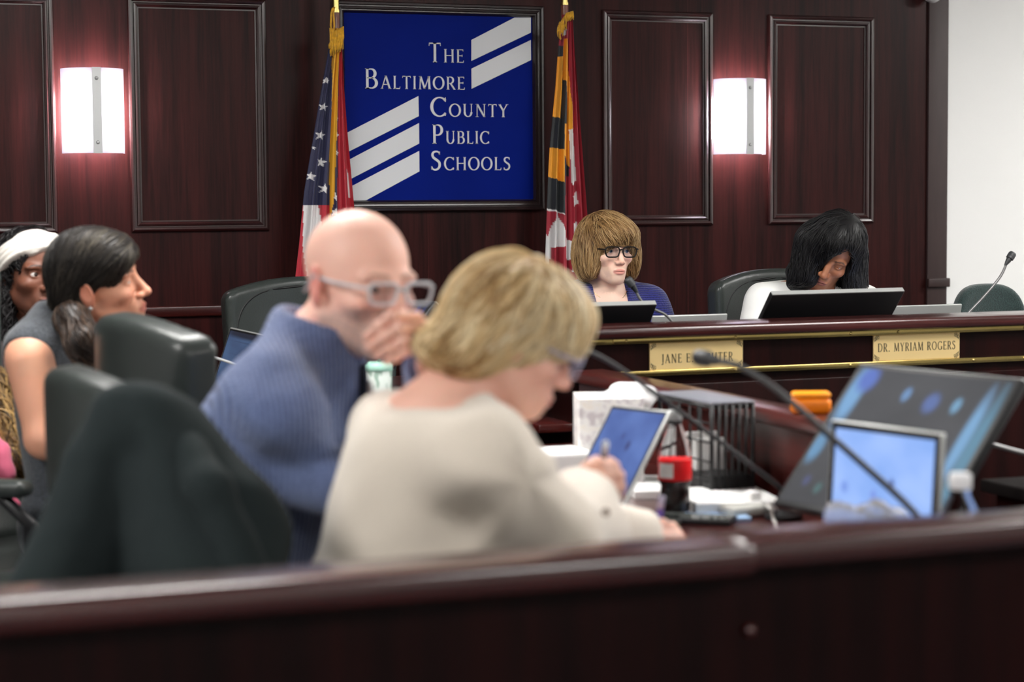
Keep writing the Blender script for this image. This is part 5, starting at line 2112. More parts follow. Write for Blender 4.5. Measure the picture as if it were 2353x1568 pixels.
Bk = Field(); build_k(Bk, 0); legs(Bk, Pk, EX, kneez=.58, reach=.40)
Bk.cap(Nk - UP * .03, Hk.world((-.026, 0, -.05)), .055, .052, .03)
Bk.sub(Hk, .022)
for i in (0, 1):
    d_ = nrm(Wk[i] - Ek[i])
    Bk.ell(Wk[i] + d_ * .05, (.05, .04, .018), .02, R=basis(d_, UP))
    for k in range(4):
        a0 = Wk[i] + d_ * .085 + np.cross(UP, d_) * (k - 1.5) * .018
        finger(Bk, [a0, a0 + d_ * .035 + UP * .004, a0 + d_ * .06 - UP * .012], .008, .0065)
    s = 1 if i == 0 else -1
    a0 = Wk[i] + d_ * .03 + np.cross(UP, d_) * s * .035
    finger(Bk, [a0, a0 + d_ * .03 + np.cross(UP, d_) * s * .02, a0 + d_ * .055 + np.cross(UP, d_) * s * .022], .0095, .0075)
SKK = C3(112, 70, 54)
pk = face_paint(Hk, SKK, C3(112, 62, 56), C3(38, 24, 20), cheek=C3(120, 72, 54))
sh = Shell()
lo, hi = hb(Hk)
body_shell(sh, Bk, [(lo - [.03, .03, .06], hi, .0026)], pk)
body_shell(sh, Bk, [((Pk[0] - .45, Pk[1] - .6, -.01), (Pk[0] + .62, Pk[1] + .4, lo[2] - .045), .0115)], SKK)
add_eyes(sh, Hk, C3(46, 28, 20), look=(.25, 0))
kk = rootobj(sh, 'person', 'dark skinned woman with a white headband and curly black hair at the left edge', Pk)
BROWNG = mat('dark brown plush', srgb(62, 48, 50), rough=.95, bump=.8, bscale=60, var=.5, sheen=.5)
Sx = Field(); build_k(Sx, .018)
Sx.plane(Nk + UP * .0, UP + .3 * fk, .01)
Sx.disp(lambda q: .005 * wob(q, 30, 41))
sw = Shell()
v, f = surface(Sx, (Pk[0] - .42, Pk[1] - .5, .44), (Pk[0] + .5, Pk[1] + .36, Nk[2] + .06), .0075)
sw.add(v, f, C3(60, 46, 48)); gk = sw.build('jacket', BROWNG, kk)
b = MB()
pts = [on_surface(Sx, at(x_, y_, 5.50), TH, .004) for x_, y_ in ((-25, 722), (-5, 732), (12, 738), (30, 748), (46, 757), (58, 764))]
b.tube([tuple(p) for p in pts], .009, 8); b.build('white_collar', mat('white trim', srgb(232, 230, 228), rough=.8), gk, smooth=True)
trousers(Pk, EX, kk, .58, reach=.40)
HK = Field(Hk.o, Hk.R, Hk.s)
HK.ell((-.022, 0, .034), (.102, .088, .090), 0)
HK.ell((-.060, 0, -.020), (.075, .095, .085), .04)
for y in (-1, 1):
    HK.cap((-.03, y * .085, -.02), (-.035, y * .088, -.175), .036, .048, .03)
HK.cap((-.085, 0, -.04), (-.075, 0, -.18), .06, .06, .03)
HK.ell((.09, 0, -.030), (.092, .072, .115), .012, op='s')
HK.disp(lambda q: .006 * wob(q, 70, 51))
lo, hi = hb(Hk, .05)
hair_mesh(kk, HK, lo - [.02, .02, .09], hi, lambda p: np.tile(np.array([0, 0, -1.0]), (len(p), 1)) + .6 * np.stack([wob(p, 60, 61), wob(p, 60, 62), wob(p, 60, 63)], 1), C3(16, 14, 15), [C3(14, 12, 13), C3(24, 22, 23), C3(34, 31, 33), C3(20, 18, 19)], n=1500, steps=12, step=.009, lift=.009, r0=.0016, h=.0048, wave=1.6, jitter=.35, seed=9)
BK = Field(Hk.o, Hk.R, Hk.s)
BK.ell((-.020, 0, .036), (.118, .104, .106), 0)


def band(q):
    return np.abs(q @ nrm([.62, 0, -.78]) - (-.030)) - .033 + .004 * np.sin(q[:, 1] * 60)


BK.fn(band, .008, op='i')
BK.disp(lambda q: .0015 * np.sin(q @ nrm([.62, 0, -.78]) * 420 + 3 * wob(q, 18, 71)))
lo, hi = hb(Hk, .0)
sw = Shell(); v, f = surface(BK, lo, hi, .0034); sw.add(v, f, C3(236, 232, 226)); sw.build('headband', mat('white stretch cloth', srgb(218, 212, 204), rough=.8, bump=.2, bscale=120), kk)
# ------------------------------------------------------------------ chairs' hangings
SUIT = mat('dark grey suit cloth', srgb(38, 45, 46), rough=.95, bump=.25, bscale=300, sheen=.0, var=.08, spec=.2)
K = Field()
K.cap(at(275, 958, 2.93), at(105, 1390, 2.84), .045, .062, 0)
K.cap(at(320, 960, 2.95), at(330, 1400, 2.90), .052, .075, .03)
K.cap(at(350, 968, 2.92), at(470, 1420, 2.82), .052, .085, .03)
K.cap(at(410, 1000, 2.96), at(560, 1230, 2.92), .055, .066, .04)
K.cap(at(545, 1180, 2.90), at(560, 1420, 2.86), .056, .066, .05)
K.cap(at(200, 1060, 2.90), at(150, 1390, 2.84), .026, .030, .03)
K.cap(at(300, 1040, 2.85), at(245, 1420, 2.74), .006, .026, .04, op='s')
K.disp(lambda q: .004 * wob(q, 16, 81) + .002 * wob(q, 40, 82))
c0 = at(320, 1380, 2.93)
t = thing('coat', 'dark grey coat draped over a chair back in the left foreground', 'coat', (c0[0], c0[1], c0[2]))
sw = Shell(); v, f = surface(K, c0 + np.array([-.36, -.2, -.08]), c0 + np.array([.36, .2, .40]), .0075); sw.add(v, f, C3(36, 42, 42)); sw.build('cloth', SUIT, t)
G = Field(); G.cap(at(478, 1130, 2.835), at(585, 1400, 2.80), .034, .046, 0); G.cap(at(430, 1050, 2.89), at(478, 1130, 2.835), .034, .034, .02)
G.disp(lambda q: .004 * wob(q, 26, 83))
sw = Shell(); v, f = surface(G, at(510, 1240, 2.8) - [.2, .2, .2], at(510, 1240, 2.8) + [.2, .2, .2], .0075); sw.add(v, f, C3(36, 42, 42)); sw.build('sleeve', SUIT, t)

# golden fur and pink cloth at the left edge
c0 = at(35, 985, 5.05)
FU = Field()
FU.cap(at(-25, 890, 5.05), at(45, 1060, 5.0), .055, .055, 0).cap(at(20, 900, 5.08), at(70, 1075, 5.03), .03, .028, .03)
fu = thing('fur_bundle', 'golden brown furry bundle at the left edge behind the sleeveless woman', 'fur garment', tuple(at(60, 1095, 5.03)))
sh = Shell()
v, f = surface(FU, c0 - .3, c0 + .3, .006)
sh.add(v, f, C3(96, 72, 40))
r_ = np.random.default_rng(3)
st = v[r_.integers(0, len(v), 1500)]
dd = nrm(at(60, 1080, 5.0) - at(-10, 880, 5.05))
sv, sf, per = strands(FU, st, lambda p: np.tile(dd, (len(p), 1)), 8, .014, .010, .0016, 3, .5, .3, seed=5)
tn = np.array([C3(120, 90, 46), C3(176, 140, 82), C3(92, 68, 36), C3(150, 116, 66), C3(60, 46, 28)])
cc = np.repeat(tn[r_.integers(0, 5, 1500)], per, 0)
sh.add(sv, sf, lambda q: cc)
sh.build('fur', vcol_mat('fur', rough=.6), fu)
PK = Field(); PK.cap(at(-30, 1020, 4.95), at(8, 1082, 4.93), .034, .022, 0).cap(at(8, 1035, 4.94), at(24, 1092, 4.92), .016, .014, .02).cap(at(-10, 1110, 4.93), at(42, 1160, 4.9), .012, .008, .01)
PK.disp(lambda q: .006 * wob(q, 45, 91))
sh = Shell(); v, f = surface(PK, at(10, 1080, 4.93) - .12, at(10, 1080, 4.93) + .12, .005); sh.add(v, f, C3(190, 84, 112))
pk_o = sh.build('scarf', mat('pink cloth', srgb(200, 92, 120), rough=.85, bump=.2, bscale=150, sheen=.3))
tag(pk_o, 'crumpled pink cloth at the left edge below the golden fur', 'scarf')

# chair of the dark haired woman
cD = copy_tree(chair0)
cD['label'] = 'black chair of the sleeveless woman, only its arm showing at the left edge'
pa = at(66, 1116, 4.50)
yaw = math.atan2(fd[1], fd[0])
Rz = Matrix.Rotation(yaw, 3, 'Z')
off = Rz @ Vector((.36, -.305, 0))
off = Rz @ Vector((.36 * 1.32, -.305, 0))
cD.location = (pa[0] - off.x, pa[1] - off.y, 0)
cD.rotation_euler = (0, 0, yaw)
cD.scale = (1.32, 1, pa[2] / .70)
# chair of the woman with the headband
cK = copy_tree(chair0)
cK['label'] = 'black chair under the woman with the white headband'
yk = math.atan2(fk[1], fk[0])
cK.location = (Pk[0] - fk[0] * .30, Pk[1] - fk[1] * .30, 0)
cK.rotation_euler = (0, 0, yk)

# ------------------------------------------------------------------ screens


def screen_mat(name, base, blobs, strength, bar=None):
    """A lit display: plain ground with soft icons, in the panel's own coordinates (UV)."""
    m, nt, b = new_mat(name)
    uv = nt.nodes.new('ShaderNodeUVMap')
    sx = nt.nodes.new('ShaderNodeSeparateXYZ')
    nt.links.new(uv.outputs[0], sx.inputs[0])
    nz = nt.nodes.new('ShaderNodeTexNoise')
    nz.inputs['Scale'].default_value = 2.5
    nt.links.new(uv.outputs[0], nz.inputs['Vector'])
    rp = nt.nodes.new('ShaderNodeValToRGB')
    rp.color_ramp.elements[0].position = .35
    rp.color_ramp.elements[1].position = .65
    rp.color_ramp.elements[0].color = base[0]
    rp.color_ramp.elements[1].color = base[1]
    nt.links.new(nz.outputs['Fac'], rp.inputs['Fac'])
    col = rp.outputs['Color']
    for (u, v_, ru, rv, c) in blobs:
        mp = nt.nodes.new('ShaderNodeMapping')
        mp.vector_type = 'POINT'
        mp.inputs['Location'].default_value = (-u / ru, -v_ / rv, 0)
        mp.inputs['Scale'].default_value = (1 / ru, 1 / rv, 1)
        nt.links.new(uv.outputs[0], mp.inputs['Vector'])
        ln = nt.nodes.new('ShaderNodeVectorMath')
        ln.operation = 'LENGTH'
        nt.links.new(mp.outputs[0], ln.inputs[0])
        mr = nt.nodes.new('ShaderNodeMapRange')
        mr.inputs['From Min'].default_value = 1.05
        mr.inputs['From Max'].default_value = .45
        nt.links.new(ln.outputs['Value'], mr.inputs['Value'])
        mx = nt.nodes.new('ShaderNodeMix')
        mx.data_type = 'RGBA'
        mx.inputs['B'].default_value = c
        nt.links.new(mr.outputs[0], mx.inputs['Factor'])
        nt.links.new(col, mx.inputs['A'])
        col = mx.outputs['Result']
    nt.links.new(col, b.inputs['Emission Color'])
    b.inputs['Emission Strength'].default_value = strength
    b.inputs['Base Color'].default_value = (.02, .02, .025, 1)
    b.inputs['Roughness'].default_value = .5
    b.inputs['Specular IOR Level'].default_value = .06
    return m


def slab(name, A, B, D, th, m, parent, inset=0.0, lift=0.0, bevel=0.0, uv=False):
    """Flat panel with corners A (top left), B (top right), D (bottom left); thickness runs to the back."""
    A, B, D = (np.asarray(q, float) for q in (A, B, D))
    h, vv = nrm(B - A), nrm(A - D)
    W, H = np.linalg.norm(B - A), np.linalg.norm(A - D)
    n_ = np.cross(h, vv)
    T = frame(tuple(D), tuple(h), tuple(vv), tuple(n_))
    b = MB(T)
    b.box((inset, inset, lift - th), (W - inset, H - inset, lift), bevel=bevel)
    o = b.build(name, m, parent, angle=40 if bevel else None)
    if uv:
        ul = o.data.uv_layers.new(name='UVMap')
        Ti = T.inverted()
        off = world_loc(parent)
        for lp in o.data.loops:
            q = Ti @ (o.data.vertices[lp.vertex_index].co + off)
            ul.data[lp.index].uv = ((q.x - inset) / (W - 2 * inset), (q.y - inset) / (H - 2 * inset))
    return T, W, H


def ortho(A, B, px, py, z0):
    """Depth along the pixel ray that makes the panel's side square to its top edge."""
    d = ray(px, py)
    h = np.asarray(B) - np.asarray(A)
    z = ((np.asarray(A) - CAM_P) @ h) / (d @ h)
    return CAM_P + d * (z if abs(z - z0) < .6 else z0)


def laptop(label, A, B, D, shell, scr, deck=.20, bez=.010, th=.008, base_z=None, strength=None):
    t = thing('laptop', label, 'laptop', tuple((D + (B - A) * .5)))
    T, W, H = slab('lid', A, B, D, th, shell, t, bevel=.003)
    slab('bezel', A, B, D, .001, BLACKP, t, inset=.004, lift=.0006)
    slab('screen', A, B, D, .001, scr, t, inset=bez, lift=.0012, uv=True)
    h = nrm(B - A)
    fwd = nrm(np.cross(h, UP)) * 1.0
    n_ = np.cross(h, nrm(A - D))
    if fwd @ n_ < 0:
        fwd = -fwd
    hz = nrm([h[0], h[1], 0])
    T = frame(tuple(D + UP * -.004), tuple(hz), tuple(fwd), (0, 0, 1))
    s = 1
    zb = D[2] - ((base_z + .001) if base_z is not None else D[2] - .014) - .004
    b = MB(T); b.box((0, -.006, -zb), (W, deck, .0), bevel=.003); b.build('keyboard_deck', shell, t, angle=40)
    b = MB(T); b.box((.02, .02, .0), (W - .02, deck * .62, .0012)); b.build('keys', BLACKP, t)
    return t


BL = lambda *c: srgb(*c)
SCR1 = screen_mat('blue desktop screen', (BL(64, 92, 160), BL(88, 118, 186)), [(.62, .62, .05, .07, BL(40, 52, 110)), (.30, .50, .04, .05, BL(48, 66, 130)), (.52, .36, .05, .06, BL(34, 44, 100)), (.74, .30, .05, .08, BL(36, 40, 104)), (.45, .72, .04, .05, BL(56, 76, 140)), (.2, .3, .05, .05, BL(60, 84, 150)), (.58, .2, .04, .05, BL(46, 60, 124))], .36)
A, B_ = at(1407, 930, 4.22), at(1540, 944, 4.05)
D_ = ortho(A, B_, 1296, 1150, 4.16)
D_[2] = max(D_[2], .778)
laptop('laptop with blue screen in front of the blonde woman', A, B_, D_, SILVER, SCR1, deck=.19, base_z=TZ)

SCR2 = screen_mat('pale blue desktop screen', (BL(132, 168, 232), BL(156, 186, 244)), [(.60, .62, .03, .06, BL(64, 80, 140)), (.30, .36, .035, .06, BL(96, 84, 160)), (.78, .30, .035, .06, BL(70, 110, 170)), (.84, .16, .04, .06, BL(58, 84, 150)), (.42, .52, .03, .05, BL(120, 140, 214)), (.12, .55, .05, .06, BL(120, 150, 220))], .42)
A, B_ = at(1910, 964, 3.55), at(2166, 996, 3.35)
D_ = ortho(A, B_, 1892, 1330, 3.5)
D_[2] = max(D_[2], .775)
laptop('small laptop with pale blue screen and silver rim at the right', A, B_, D_, SILVER, SCR2, deck=.18, bez=.014, th=.010, base_z=TZ)

SCR4 = screen_mat('dim blue document screen', (BL(52, 70, 104), BL(66, 92, 128)), [(.5, .97, .9, .10, BL(16, 20, 38)), (.5, .83, .5, .01, BL(44, 60, 90)), (.5, .6, .5, .008, BL(44, 62, 96)), (.5, .42, .5, .008, BL(44, 62, 96))], .34)
A, B_ = at(529, 752, 6.06), at(640, 776, 5.84)
D_ = ortho(A, B_, 486, 889, 6.0)
laptop('laptop with dim blue screen at the left of the bald man', A, B_, D_, SILVER, SCR4, deck=.2, base_z=.86)

SCR3 = screen_mat('video call screen', (BL(46, 48, 50), BL(58, 60, 62)),
                  [(.06, .80, .07, .30, BL(110, 160, 206)), (.10, .92, .08, .12, BL(74, 106, 190)), (.03, .40, .06, .14, BL(90, 140, 180)), (.90, .58, .05, .42, BL(112, 160, 202)), (.97, .45, .05, .6, BL(84, 132, 158)), (.40, .84, .035, .065, BL(96, 136, 182)), (.58, .80, .06, .09, BL(74, 100, 160)), (.74, .80, .035, .07, BL(104, 152, 186)),
                   (.36, .52, .03, .06, BL(80, 106, 108)), (.48, .52, .03, .06, BL(84, 110, 104)), (.62, .56, .03, .06, BL(92, 150, 180)), (.80, .26, .05, .10, BL(110, 150, 190)), (.86, .22, .035, .09, BL(150, 62, 150)), (.26, .30, .025, .05, BL(72, 78, 120)), (.10, .16, .03, .05, BL(64, 70, 108)), (.2, .12, .03, .05, BL(60, 96, 96))], .36)


def touch_monitor(label, A, B, D, scr, foot_z):
    t = thing('monitor', label, 'monitor', tuple((A + B) / 2 - UP * ((A[2] + B[2]) / 2 - foot_z)))
    slab('casing', A, B, D, .022, BLACKP, t, bevel=.004)
    slab('screen', A, B, D, .001, scr, t, inset=.012, lift=.0008, uv=True)
    slab('lit_top_edge', A + nrm(A - D) * .0012, B + nrm(A - D) * .0012, A - nrm(A - D) * .0005, .010, SILVER, t, lift=-.004)  # same pale strip, the lit top edge put into colour
    h, vv = nrm(B - A), nrm(A - D)
    n_ = np.cross(h, vv)
    mid = (D + (B - A) * .5)
    b = MB()
    back = mid - n_ * .06
    b.tube([tuple(mid + vv * .06 - n_ * .022), tuple(back + vv * .02), tuple(np.array([back[0], back[1], foot_z + .012]))], [.03, .03, .035], 8)
    c_ = np.array([back[0], back[1], foot_z + .001])
    b.lathe([(.085, 0), (.085, .010), (.05, .016)], 20, Matrix.Translation(tuple(c_)))
    b.build('stand', BLACKP, t, angle=40)
    return t


A, B_ = at(1975, 834, 4.02), at(2352, 870, 3.68)
D_ = ortho(A, B_, 1774, 1158, 4.1)
touch_monitor('large dark monitor showing a video call, behind the small laptop at right', A, B_, D_, SCR3, TZ)
hB, hD = B_ - A, D_ - A
SCR5 = screen_mat('dark screen with blue bar', (BL(20, 20, 26), BL(28, 28, 36)), [(.90, .60, .05, .40, BL(70, 110, 200)), (.97, .5, .04, .5, BL(50, 84, 170)), (.5, .5, .2, .1, BL(36, 40, 60))], .36)
B2 = at(1000, 692, 5.60)
A2 = B2 - hB * 1.05
D2 = A2 + hD * .98
touch_monitor('dark monitor with a blue bar, behind the bald man and the blonde woman', A2, B2, D2, SCR5, TZ)

# ------------------------------------------------------------------ things on the middle table
MB1 = MB


def lathe_thing(name, label, cat, c, parts, group=None):
    t = thing(name, label, cat, tuple(c), group)
    for nm, prof, m in parts:
        b = MB(); b.lathe(prof, 28, Matrix.Translation(tuple(c))); b.build(nm, m, t, angle=50)
    return t


CLEARP = mat('clear plastic bottle', (.95, .97, .98, 1), rough=.04, trans=1.0, ior=1.12)
COLA = mat('dark cola', srgb(26, 10, 8), rough=.08, coat=.6)
REDL = mat('red bottle label', srgb(222, 22, 28), rough=.4)
GREYCAP = mat('grey bottle cap', srgb(150, 152, 152), rough=.45)
c = on_z(1551, 1183, TZ)
t = lathe_thing('cola_bottle', 'clear bottle of dark cola with red label, between the blue laptop and the wire holder', 'bottle', c, [
    ('bottle', [(.020, 0), (.031, .004), (.033, .02), (.0315, .05), (.0300, .062), (.0345, .072), (.0345, .118), (.033, .130), (.029, .150), (.020, .175), (.0135, .192), (.0125, .205)], CLEARP),
    ('cola', [(.019, .002), (.030, .006), (.0318, .02), (.0305, .05), (.0292, .062), (.0332, .073), (.0332, .080)], COLA),
    ('label', [(.0350, .075), (.0352, .076), (.0352, .118), (.0350, .119)], REDL),
    ('cap', [(.0145, .200), (.0150, .201), (.0150, .218), (.013, .221)], GREYCAP),
    ('cap_ring', [(.0152, .192), (.0158, .193), (.0158, .199), (.0152, .200)], BLACKP)])
b = MB()
n_ = 10
a0 = math.atan2(-c[1], -c[0]) - .55
vs, fs = [], []
for i in range(n_ + 1):
    a = a0 - .55 + 1.0 * i / n_
    for z in (.081, .112):
        vs.append((c[0] + .0356 * math.cos(a), c[1] + .0356 * math.sin(a), c[2] + z))
for i in range(n_):
    fs.append((2 * i, 2 * i + 2, 2 * i + 3, 2 * i + 1))
b.add(vs, fs); b.build('label_panel', PAPER, t)

c = on_z(2206, 1400, TZ)
c = at(2206, 1100, 3.02)
lathe_thing('water_bottle', 'clear water bottle with white cap at the right', 'bottle', (c[0], c[1], TZ), [
    ('bottle', [(.022, 0), (.032, .004), (.0325, .06), (.030, .07), (.0325, .08), (.0325, .15), (.028, .185), (.016, .208), (.0135, .222)], CLEARP),
    ('cap', [(.0165, .220), (.017, .221), (.017, c[2] - TZ + .004), (.015, c[2] - TZ + .008)], mat('white bottle cap', srgb(238, 238, 240), rough=.4))])

# tissue box
c = at(1398, 1000, 4.62)
tb = thing('tissue_box', 'white patterned tissue box with a crumpled tissue rising from it, behind the blue laptop', 'tissue box', (c[0], c[1], TZ))
zt = at(1392, 908, 4.62)[2]
b = MB(); b.box((c[0] - .075, c[1] - .075, TZ + .001), (c[0] + .075, c[1] + .085, zt), bevel=.002, T=rot(rz=RAD(-18), loc=(c[0], c[1], 0)) @ Matrix.Translation((-c[0], -c[1], 0)))
m, nt, bs = new_mat('patterned white card')
tc = nt.nodes.new('ShaderNodeTexCoord'); vo = nt.nodes.new('ShaderNodeTexNoise'); vo.inputs['Scale'].default_value = 38; vo.inputs['Detail'].default_value = 2
rp = nt.nodes.new('ShaderNodeValToRGB')
rp.color_ramp.elements[0].position = .38; rp.color_ramp.elements[0].color = srgb(204, 196, 198)
rp.color_ramp.elements[1].position = .5; rp.color_ramp.elements[1].color = srgb(242, 240, 238)
e = rp.color_ramp.elements.new(.70); e.color = srgb(240, 232, 220)
e = rp.color_ramp.elements.new(.76); e.color = srgb(232, 190, 130)
nt.links.new(tc.outputs['Object'], vo.inputs['Vector']); nt.links.new(vo.outputs['Fac'], rp.inputs['Fac']); nt.links.new(rp.outputs['Color'], bs.inputs['Base Color'])
b.build('box', m, tb, angle=40)
TI = Field()
p0 = at(1440, 915, 4.60)
TI.ell(p0, (.045, .04, .030), 0).ell(at(1425, 902, 4.60), (.030, .03, .020), .02).ell(at(1478, 902, 4.58), (.026, .026, .020), .015).ell(at(1486, 915, 4.58), (.020, .025, .018), .015).ell(at(1400, 915, 4.62), (.03, .03, .012), .02)
TI.disp(lambda q: .005 * wob(q, 60, 101) + .003 * np.sin(q @ np.array([90, 60, 140.])))
sh = Shell(); v, f = surface(TI, p0 - .11, p0 + .11, .0035); sh.add(v, f, C3(240, 240, 240)); sh.build('tissue', mat('white tissue', srgb(244, 244, 244), rough=.9), tb)
c = at(1312, 1045, 4.5)
b = MB(); b.box((c[0] - .07, c[1] - .05, TZ), (c[0] + .04, c[1] + .08, TZ + .10), bevel=.01)
tag(b.build('paper_pile', PAPER), 'small pile of white paper beside the tissue box', 'paper pile')

# black wire holder
WIRE = mat('black wire', srgb(30, 30, 31), rough=.4, metal=.3)
x0, x1, y0, y1 = 1.925, 2.025, 3.90, 4.17
z0, z1 = TZ + .001, at(1650, 915, 4.5)[2]
cr = thing('wire_file_holder', 'black wire file holder with grey top standing against the table screen', 'file holder', ((x0 + x1) / 2, (y0 + y1) / 2, TZ))
b = MB()
for (x, y) in ((x0, y0), (x1, y0), (x0, y1), (x1, y1)):
    b.tube([(x, y, z0), (x, y, z1)], .005, 8)
for z in (z0 + .006, z1 - .006):
    b.tube([(x0, y0, z), (x1, y0, z), (x1, y1, z), (x0, y1, z)], .005, 8, closed=True)
b.build('frame', WIRE, cr, smooth=True)
b = MB()
for i in range(1, 5):
    y = y0 + (y1 - y0) * i / 5
    b.tube([(x0, y, z0), (x0, y, z1)], .0032, 6)
for i in range(1, 5):
    z = z0 + (z1 - z0) * i / 5
    b.tube([(x0, y0, z), (x0, y1, z)], .0025, 6)
b.build('wire_grid', WIRE, cr, smooth=True)
b = MB()
for i in range(1, 6):
    x = x0 + (x1 - x0) * i / 6
    b.tube([(x, y0, z0), (x, y0, z1)], .0042, 6)
b.build('wire_grid', WIRE, cr, smooth=True)
b = MB(); b.box((x0, y0, z0), (x1, y1, z0 + .055), bevel=.003); b.build('tray', BLACKP, cr, angle=40)
b = MB(); b.box((x0 - .004, y0 - .004, z1), (x1 + .004, y1 + .004, z1 + .006), bevel=.002); b.build('lid', mat('grey lid', srgb(120, 122, 130), rough=.35), cr, angle=40)
for i, (yy, hh) in enumerate(((4.00, .125), (4.05, .135), (4.10, .115))):
    b = MB(); b.box((x0 + .012, yy, z0 + .0555), (x1 - .012, yy + .018, z0 + hh))
    o = b.build('folded_paper', PAPER)
    tag(o, 'folded white paper %s in the wire file holder' % ('at the near end', 'in the middle', 'at the far end')[i], 'paper', 'papers in the wire holder')

# loose papers, phones, charger


def sheet(name, label, cat, px, py, w, d, h, rz, m, z=TZ, group=None, bev=.001):
    c = on_z(px, py, z)
    b = MB(); b.box((-w / 2, -d / 2, 0), (w / 2, d / 2, h), bevel=bev, T=rot(rz=rz, loc=tuple(c)))
    return tag(b.build(name, m, angle=40), label, cat, group)


sheet('paper_stack', 'stack of white paper behind the cola bottle', 'paper', 1668, 1164, .19, .24, .026, RAD(-12), PAPER)
sheet('paper_stack', 'white papers between the blue laptop and the cola bottle', 'paper', 1487, 1128, .10, .26, .018, RAD(-15), PAPER)
sheet('booklet', 'blue edged booklet under the papers right of the cola bottle', 'booklet', 1648, 1192, .12, .10, .008, RAD(-12), mat('pale blue card', srgb(150, 180, 214), rough=.6))


def phone(label, px, py, rz, m):
    c = on_z(px, py, TZ)
    t = thing('phone', label, 'phone', tuple(c))
    T = rot(rz=rz, loc=tuple(c))
    b = MB(T); b.box((-.038, -.078, 0), (.038, .078, .012), bevel=.004); b.build('casing', BLACKP, t, angle=40)
    b = MB(T); b.box((-.034, -.073, .0118), (.034, .073, .0126)); b.build('screen', m, t)


GL = mat('black glass greyed by reflection', srgb(90, 94, 92), rough=.12, spec=.8)  # grey base colour holds the reflection on the black glass
phone('dark phone lying below the blue laptop', 1478, 1203, RAD(62), GL)
phone('dark phone lying under the cola bottle\'s right side', 1600, 1200, RAD(50), GL)
c = on_z(1712, 1186, TZ)
ch = thing('charger', 'grey charger with white plug and cable, lying before the paper stack', 'charger', tuple(c))
T = rot(rz=RAD(8), loc=tuple(c))
b = MB(T); b.box((-.05, -.03, .001), (.045, .03, .024), bevel=.008); b.build('adapter', mat('grey adapter', srgb(176, 176, 170), rough=.5), ch, angle=40)
b = MB(T); b.box((.03, .02, .02), (.058, .05, .045), bevel=.006); b.build('plug', PAPER, ch, angle=40)
b = MB(); b.tube([tuple(on_z(x_, y_, TZ + h_)) for x_, y_, h_ in ((1762, 1160, .03), (1772, 1172, .03), (1776, 1190, .012), (1784, 1210, .004), (1800, 1240, .004), (1830, 1290, .004))], .0032, 8); b.build('cable', mat('white cable', srgb(214, 212, 206), rough=.5), ch, smooth=True)

# crumpled clear wrapper before the pale laptop
c = at(1985, 1188, 3.18)
CW_ = Field()
for i in range(7):
    CW_.ell(c + RH * (-.045 + .016 * i) + UP * (.006 * math.sin(i * 2.1)), (.018, .022, .018 + .006 * math.cos(i * 1.7)), .008)
CW_.cap((c[0] - .02, c[1], TZ + .05), (c[0] + .02, c[1], c[2] - .04), .05, .045, .03)
CW_.disp(lambda q: .004 * wob(q, 130, 111))
CW_.plane((0, 0, TZ + .001), -UP, .002)
sh = Shell(); v, f = surface(CW_, (c[0] - .12, c[1] - .12, TZ - .01), (c[0] + .12, c[1] + .12, c[2] + .06), .004); sh.add(v, f, C3(230, 228, 226))
tag(sh.build('plastic_wrapper', mat('crumpled clear film', srgb(226, 224, 226), rough=.12, trans=.7, ior=1.2)), 'crumpled clear plastic wrapper before the pale blue laptop screen', 'wrapper')

# orange packet on the far ledge
c = on_z(1862, 951, .96)
t = thing('orange_packet', 'small orange packet on the ledge left of the large monitor', 'packet', tuple(c))
ORANGE = mat('orange plastic', srgb(250, 134, 14), rough=.45, var=.08, bscale=30)
T = rot(rz=RAD(-20), loc=tuple(c))
b = MB(T); b.box((-.043, -.025, .0), (.043, .025, .036), bevel=.012); b.build('packet', ORANGE, t, angle=60)
b = MB(T); b.box((-.040, -.022, .034), (.042, .022, .048), bevel=.007); b.build('lid', mat('lit top orange', srgb(255, 160, 30), rough=.35), t, angle=60)  # brighter orange paints the light on the packet's top

# microphones on the middle table


def base_on(p, z):
    return (p[0], p[1], z)


pts = [at(2200, 1300, 3.22), at(2095, 1172, 3.26), at(1985, 1070, 3.30), at(1880, 978, 3.34), at(1780, 893, 3.40), at(1700, 843, 3.45), at(1650, 830, 3.48)]
pts = [np.array([pts[0][0], pts[0][1], TZ + .02])] + pts
gooseneck('dark microphone whose head hides part of a gold name plate', pts, pts[-1], at(1590, 818, 3.52) - pts[-1], base_on(pts[0], TZ), hr=.0145, hl=.052, rs=.0058, mt=DARKSTEM)
pts = [at(1800, 1130, 4.12), at(1690, 1042, 4.05), at(1560, 945, 3.95), at(1472, 880, 3.85), at(1400, 832, 3.75), at(1345, 806, 3.68), at(1300, 800, 3.62)]
pts = [np.array([pts[0][0], pts[0][1], TZ + .02])] + pts
gooseneck('dark curved microphone stem reaching toward the blonde woman\'s glasses', pts, pts[-1], at(1240, 805, 3.56) - pts[-1], base_on(pts[0], TZ), hr=.0145, hl=.052, rs=.0046, mt=DARKSTEM)
Zc = (p_ - CAM_P) @ -CAMT
pts = [at(2470, 1118, Zc), at(2440, 1075, Zc), at(2390, 1052, Zc), at(2330, 1036, Zc), at(2275, 1021, Zc), at(2225, 1008, Zc)]
gooseneck('pale microphone stem at the right edge beside the large monitor', pts, pts[-1], at(2170, 1000, Zc) - pts[-1], base_on(pts[0], TZ), hr=.0125, hl=.045, rs=.0058, mt=GREYSTEM)
pts = [at(660, 905, 5.72), at(600, 862, 5.75), at(560, 845, 5.78), at(527, 833, 5.8), at(490, 821, 5.82), at(455, 812, 5.84)]
pts = [np.array([pts[0][0], pts[0][1], .87])] + pts
